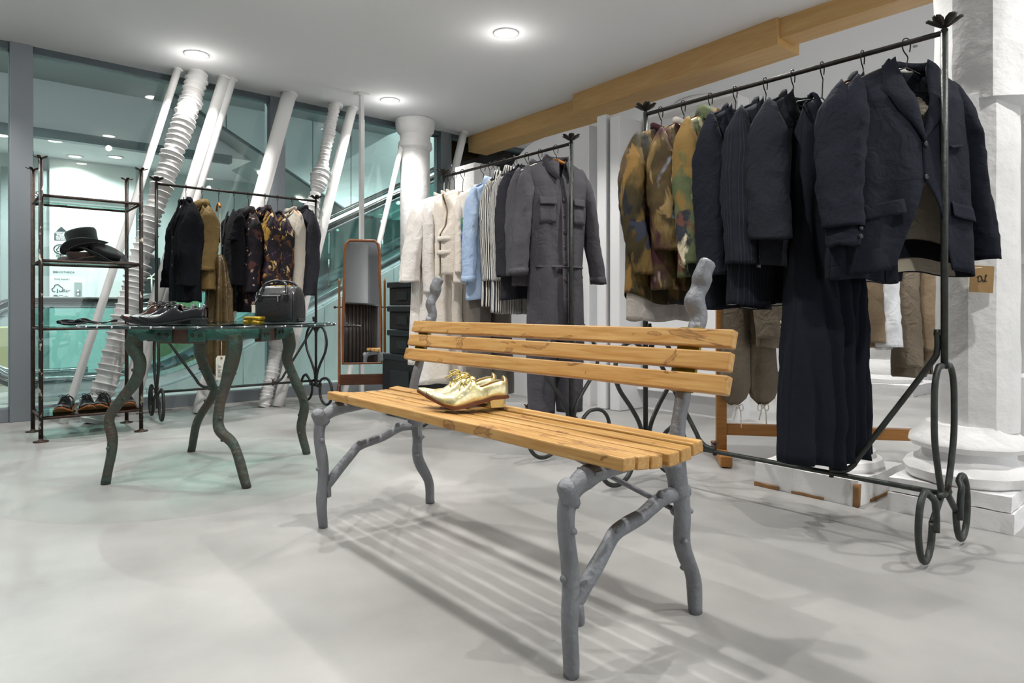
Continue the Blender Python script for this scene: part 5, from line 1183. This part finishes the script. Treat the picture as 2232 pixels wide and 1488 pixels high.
# ------------------------------------------------------------------ shoes
def shoe(label, loc, rz, up, sole, lin_, lace, L=.29, heel=.03, spring=.03, group=None, tint=None, cap=True, wide=1.0, solecol=None, stack=None):
    t = thing('shoe', label, 'shoe', loc, rz, group)
    wt = [(0, .016), (.03, .025), (.1, .031), (.22, .033), (.42, .031), (.68, .045), (.82, .037), (.92, .024), (.98, .013), (1, .004)]
    ht = [(0, .055), (.04, .064), (.1, .066), (.22, .056), (.34, .056), (.42, .078), (.46, .080), (.56, .062), (.68, .044), (.8, .032), (.92, .022), (1, .008)]
    zt = [(0, heel), (.2, heel*.95), (.36, heel*.5), (.55, .004), (.68, 0), (.8, spring*.22), (.9, spring*.55), (1, spring)]
    S = [i/40 for i in range(41)]; N = 20; th = .007
    def sec(s, k=1.0, dz=0, dw=0):
        w_ = interp(s, wt)*wide*k+dw; h = interp(s, ht)*k; z0 = interp(s, zt)+th+dz
        return [Vector((s*L, w_*math.cos(PI*j/N)*(1+.10*math.sin(PI*j/N)*math.cos(PI*j/N)**2), z0+h*math.sin(PI*j/N)**.8)) for j in range(N+1)]
    rows = [sec(s) for s in S]; b = MB(); vs = [p for r in rows for p in r]; n = N+1; fs = []
    for i in range(40):
        for j in range(N):
            opening = .03 < S[i] < .40 and 5 <= j < 15
            if not opening: fs.append((i*n+j, i*n+j+1, (i+1)*n+j+1, (i+1)*n+j))
    b.add(vs, fs); up_o = b.build('upper', up, t, local=True, solid=.002)
    inn = [sec(s, .9, -.002) for s in S[1:19]]
    b = MB(); b.grid([[Vector((p.x, p.y, min(p.z, interp(S[i+1], zt)+th+interp(S[i+1], ht)*.82))) for p in r[:6]]+[Vector((r[6].x, r[5].y*.9, interp(S[i+1], zt)+th+.006)), Vector((r[10].x, 0, interp(S[i+1], zt)+th+.004)), Vector((r[14].x, r[15].y*.9, interp(S[i+1], zt)+th+.006))]+[Vector((p.x, p.y, min(p.z, interp(S[i+1], zt)+th+interp(S[i+1], ht)*.82))) for p in r[15:]] for i, r in enumerate(inn)])
    b.build('lining', lin_, up_o, local=True)
    b = MB(); rws = []
    for s in S:
        w_ = interp(s, wt)*wide*1.07+.003; z0 = interp(s, zt); x = s*L+(.004 if s == 1 else (-.003 if s == 0 else 0))
        rws.append([Vector((x, -w_, z0)), Vector((x, w_, z0)), Vector((x, w_, z0+th+.002)), Vector((x, -w_, z0+th+.002))])
    b.grid(rws, True); b.f.append((3, 2, 1, 0)); k = 40*4; b.f.append((k, k+1, k+2, k+3)); b.build('sole', sole, t, local=True, auto=40)
    b = MB(); rws = []
    for z in (0, heel*.5, heel*.97):
        f = lerp(.88, 1.02, z/max(heel, .001)); rws.append([Vector((.004+.055*(1-f)*.3+x*f, y*f*wide, z)) for x, y in ((0, -.012), (.012, -.026), (.058, -.031), (.058, .031), (.012, .026), (0, .012))])
    b.grid(rws, True); b.f.append((5, 4, 3, 2, 1, 0)); b.f.append((12, 13, 14, 15, 16, 17)); b.build('heel', stack or sole, t, local=True, smooth=False)
    if lace:
        for k in range(4):
            s = .47+.042*k; r = sec(s, 1.0, .002); d = .004*(1 if k % 2 else -1)
            MB().tube(smooth([r[6]+Vector((d, 0, .001)), r[10]+Vector((0, 0, .004)), r[14]+Vector((-d, 0, .001))], 4), .0022, 5).build('lace', lace, t, local=True)
        r = sec(.46, 1.0, .004)[10]
        for q in (-1, 1):
            MB().tube(smooth([r, r+Vector((.012, q*.018, .010)), r+Vector((.032, q*.030, .002)), r+Vector((.026, q*.016, -.004)), r], 4), .002, 5).build('lace', lace, t, local=True)
            MB().tube(smooth([r, r+Vector((.014, q*.012, .004)), r+Vector((.05, q*.020, -.016))], 4), .0018, 5).build('lace', lace, t, local=True)
        MB().grid([[Vector((s*L, y, interp(s, zt)+th+interp(s, ht)*f)) for y, f in ((-.016, .96), (0, 1.05), (.016, .96))] for s in (.40, .44, .50, .56)]).build('tongue', up, t, local=True, solid=.003)
    if cap:
        MB().tube([p+Vector((0, 0, .0006)) for p in sec(.80, 1.01)], .0014, 5).build('toe_cap_seam', sole if up != 'gold_leather' else 'lace_gold', t, local=True)
    return t
hp = onZ(1106, 886, .500); tp = onZ(945, 880, .500)
hp = Vector((1.405, 1.66, .503)); tdir = Vector((-.90, .44, 0)).normalized(); ang = math.atan2(tdir.y, tdir.x)
shoe('gold leather lace-up shoe on the bench, nearer of the pair', hp, ang, 'gold_leather', 'sole_brown', 'lining_brown', 'lace_gold', L=.262, heel=.028, spring=.040, group='gold shoes on the bench', stack='gold_leather')
shoe('gold leather lace-up shoe on the bench, half hidden behind its mate', hp+Vector((.035, .098, .0)), ang-.02, 'gold_leather', 'sole_brown', 'lining_brown', 'lace_gold', L=.262, heel=.028, spring=.040, group='gold shoes on the bench', stack='gold_leather')
h0 = P(451, 712, 3.12); h0.z = TZ+.001; td = Vector((-.758, .652, 0)); an = math.atan2(td.y, td.x)
shoe('polished black derby shoe nearest on the glass table', h0, an, 'black_leather', 'black_grain', 'brown_leather', 'lace_black', L=.315, heel=.026, spring=.026, group='dress shoes on the glass table')
bk = Vector((.652, .758, 0))
shoe('polished black derby shoe behind the nearest one on the glass table', h0+bk*.105+td*.10, an+.02, 'black_leather', 'black_grain', 'brown_leather', 'lace_black', L=.315, heel=.026, spring=.026, group='dress shoes on the glass table')
shoe('dark brown derby shoe furthest back of the shoes on the glass table', h0+bk*.21+td*.205, an, 'brown_leather', 'black_grain', 'brown_leather', 'lace_brown', L=.315, heel=.026, spring=.030, group='dress shoes on the glass table')
zs = .142+.0125
for i, (px, lb) in enumerate(((143, 'dark leather shoe leftmost on the lowest shelf'), (178, 'dark leather shoe second from left on the lowest shelf'), (226, 'dark leather shoe third from left on the lowest shelf'), (266, 'dark leather shoe half behind the table leg on the lowest shelf'))):
    q = onY(px, 895, 5.10); d = (Vector((-.60, -.8, 0))).normalized()
    shoe(lb, (q.x+.05, 5.32, zs), math.atan2(-.9, -.30+(.25 if i % 2 else 0)), 'black_leather', 'sole_tan', 'brown_leather', 'lace_black', L=.27, heel=.012, spring=.035, group='shoes on the lowest shelf', wide=1.12)
# ------------------------------------------------------------------ hats and leather on the shelves
def hat(label, c, tilt, m, R0=.078, crown=.075, brim=.135, name='hat', sx=1.12, band=None):
    t = thing(name, label, 'hat', c, 0, 'hats on the shelf')
    M = Matrix.Rotation(tilt[2], 3, 'Z')@Matrix.Rotation(tilt[0], 3, 'X')@Matrix.Rotation(tilt[1], 3, 'Y')
    MB().lathe([(R0*1.0, .004), (R0*.99, .02), (R0*1.02, crown*.55), (R0*1.06, crown*.85), (R0*1.0, crown*.97), (R0*.80, crown), (R0*.4, crown*.985), (1e-7, crown*.98)], n=32, tilt=M, sx=sx).build('crown', m, t, local=True)
    rows = []
    for r in (R0*.97, R0*1.1, brim*.82, brim*.95, brim):
        rows.append([M@Vector((r*sx*math.cos(a), r*math.sin(a), .002+.022*((r-R0)/(brim-R0))**2*math.cos(2*a)*-1+.012*((r-R0)/(brim-R0))**2)) for a in [2*PI*k/36 for k in range(36)]])
    MB().grid(rows, True).build('brim', m, t, local=True, solid=.006)
    if band: MB().lathe([(R0*1.015, .006), (R0*1.02, .03)], n=32, tilt=M, sx=sx).build('hat_band', band, t, local=True)
    return t
q = onY(186, 560, 5.22); sz_ = 1.113+.013
hat('crumpled brown felt hat lying at the bottom of the hat pile', (q.x, 5.22, sz_+.004), (0, 0, .6), 'felt_brown', .095, .06, .145)
q2 = onY(222, 555, 5.19); hat('black hat slumped on the right side of the hat pile', (q2.x+.01, 5.19, sz_+.050), (R(8), R(26), -.65), 'felt_black', .088, .055, .14, band='black_cloth')
q3 = onY(186, 540, 5.20); hat('black flat-topped hat tilted on top of the hat pile', (q3.x-.005, 5.20, sz_+.100), (R(-3), R(-17), -.65), 'felt_black', .080, .115, .128, band='black_cloth')
t = thing('feather', 'thin dark feather quill sticking out of the hat pile', 'feather', onY(244, 550, 5.15))
MB().tube([onY(244, 548, 5.15), onY(255, 558, 5.13), onY(262, 567, 5.11)], [.003, .0022, .0012], 5).build('quill', 'felt_black', t)
a, c = onY(127, 712, 5.2), onY(255, 712, 5.2)
t = thing('leather_gauntlet', 'crumpled black leather glove with long strap on the glass shelf', 'glove', ((a.x+c.x)/2, 5.2, .705))
pts = smooth([(lerp(a.x, c.x, u), 5.2+.03*math.sin(u*7), .706+z) for u, z in ((0, .024), (.12, .026), (.28, .022), (.42, .034), (.55, .024), (.72, .018), (.88, .030), (1, .032))], 5)
MB().tube(pts, [interp(i/35, [(0, .018), (.1, .03), (.3, .024), (.42, .034), (.55, .018), (.75, .010), (.9, .018), (1, .016)]) for i in range(36)], 12, rough=.5, sx=.65, seed=4).build('glove_body', 'black_leather', t)
MB().tube(smooth([(lerp(a.x, c.x, u), 5.14+.02*u, .711+z) for u, z in ((.02, .012), (.2, .008), (.4, .012), (.5, .02), (.62, .012))], 5), .006, 6, rough=.3).build('strap', 'black_grain', t)
# ------------------------------------------------------------------ handbag and gold purse on the table
bc = P(612, 712, 3.5); brz = R(-40.7-14)
t = thing('handbag', 'black leather handbag with two handles standing on the glass table', 'handbag', (bc.x, bc.y, TZ+.001), brz)
def srect(w_, d_, z, n=32, p=5, seed=0):
    o = []
    for k in range(n):
        a = 2*PI*k/n; cx, sx_ = math.cos(a), math.sin(a); r = (abs(cx)**p+abs(sx_)**p)**(-1/p)
        q = 1+.02*noise.noise(Vector((cx*2+seed, sx_*2, z*20))); o.append(Vector((w_*r*cx*q, d_*r*sx_*q, z)))
    return o
rows = [srect(.108, .066, .004), srect(.117, .074, .014), srect(.118, .074, .06), srect(.115, .072, .11), srect(.112, .066, .15), srect(.106, .052, .176), srect(.100, .036, .190), srect(.095, .012, .194)]
b = MB(); b.grid(rows, True); b.f.append(tuple(range(31, -1, -1))); b.f.append(tuple(7*32+j for j in range(32))); b.build('body', 'black_grain', t, local=True)
for s in (-1, 1):
    MB().tube(smooth([(-.075, s*.066, .135), (-.072, s*.058, .165), (-.055, s*.046, .205), (0, s*.036, .220), (.055, s*.046, .205), (.072, s*.058, .165), (.075, s*.066, .135)], 6), .0065, 8).build('handle', 'black_leather', t, local=True)
    for x in (-.075, .075): MB().box((x-.014, s*.070-.004, .115), (x+.014, s*.070+.004, .150)).build('handle_tab', 'black_leather', t, local=True, smooth=False, bevel=.003)
    MB().tube([(s*.108, -.06, .01), (s*.111, -.062, .10), (s*.106, -.052, .160)], .0025, 5).build('seam', 'black_leather', t, local=True)
    MB().box((s*.112-.006, -.03, .008), (s*.112+.010, .03, .03)).build('corner_patch', 'black_leather', t, local=True, smooth=False, bevel=.004)
z_ = MB().box((-.066, -.0735, .139), (.045, -.069, .146)).build('zip', 'steel', t, local=True, smooth=False, bevel=.001)
MB().box((.030, -.078, .112), (.036, -.074, .142)).build('zip_pull', 'steel', z_, local=True, smooth=False)
MB().tube([(-.06, 0, .193), (.06, 0, .193)], .004, 6).build('top_zip', 'gold', t, local=True)
tg = MB().box((-.118, -.079, .055), (-.098, -.0765, .095)).build('price_tag', 'paper', t, local=True, smooth=False)
MB().tube([(-.085, -.07, .14), (-.108, -.078, .095)], .001, 4).build('tag_string', 'string', tg, local=True)
pc = P(553, 712, 3.35)
t = thing('gold_purse', 'small folded gold leather purse lying beside the handbag', 'purse', (pc.x, pc.y, TZ+.001), brz)
for i, (dz, dx) in enumerate(((0, 0), (.019, .005))):
    b = MB(); b.grid([srect(.046, .030, dz), srect(.048, .032, dz+.004), srect(.048, .032, dz+.013), srect(.046, .030, dz+.017)], True); b.f.append(tuple(range(31, -1, -1))); b.f.append(tuple(96+j for j in range(32)))
    for v in b.v: v.x += dx
    b.build('fold', 'gold', t, local=True)
MB().box((-.008, -.037, .002), (.010, -.030, .034)).build('clasp', 'brass', t, local=True, smooth=False, bevel=.002)
# ------------------------------------------------------------------ what the mirror shows: a round slatted counter and a column
cc = Vector((-1.51, -.57, 0)); mat('counter_brown', '#2c231f', .35, bump=(30, .2))
t = thing('round_counter', 'dark brown slatted round counter reflected in the standing mirror', 'counter', cc)
MB().lathe([(.86, 0), (.86, 1.22)], cc, 64).build('core', 'counter_brown', t)
for k in range(72):
    a = 2*PI*k/72; p = cc+Vector((math.cos(a), math.sin(a), 0))*.868; MB().tube([p, p+Vector((0, 0, 1.22))], .018, 6).build('slat', 'counter_brown', t)
MB().lathe([(.90, 1.22), (.91, 1.235), (.90, 1.25), (1e-7, 1.25)], cc, 64).build('top', 'counter_brown', t)
t = thing('round_column', 'plain white round column reflected above the counter in the mirror', 'column', (-2.6, -3.15, 0))
MB().lathe([(.30, 0), (.30, CEIL)], (-2.6, -3.15, 0), 40).build('shaft', 'plaster_fine', t)
for o in list(bpy.data.objects):
    if '_org' in o: del o['_org']
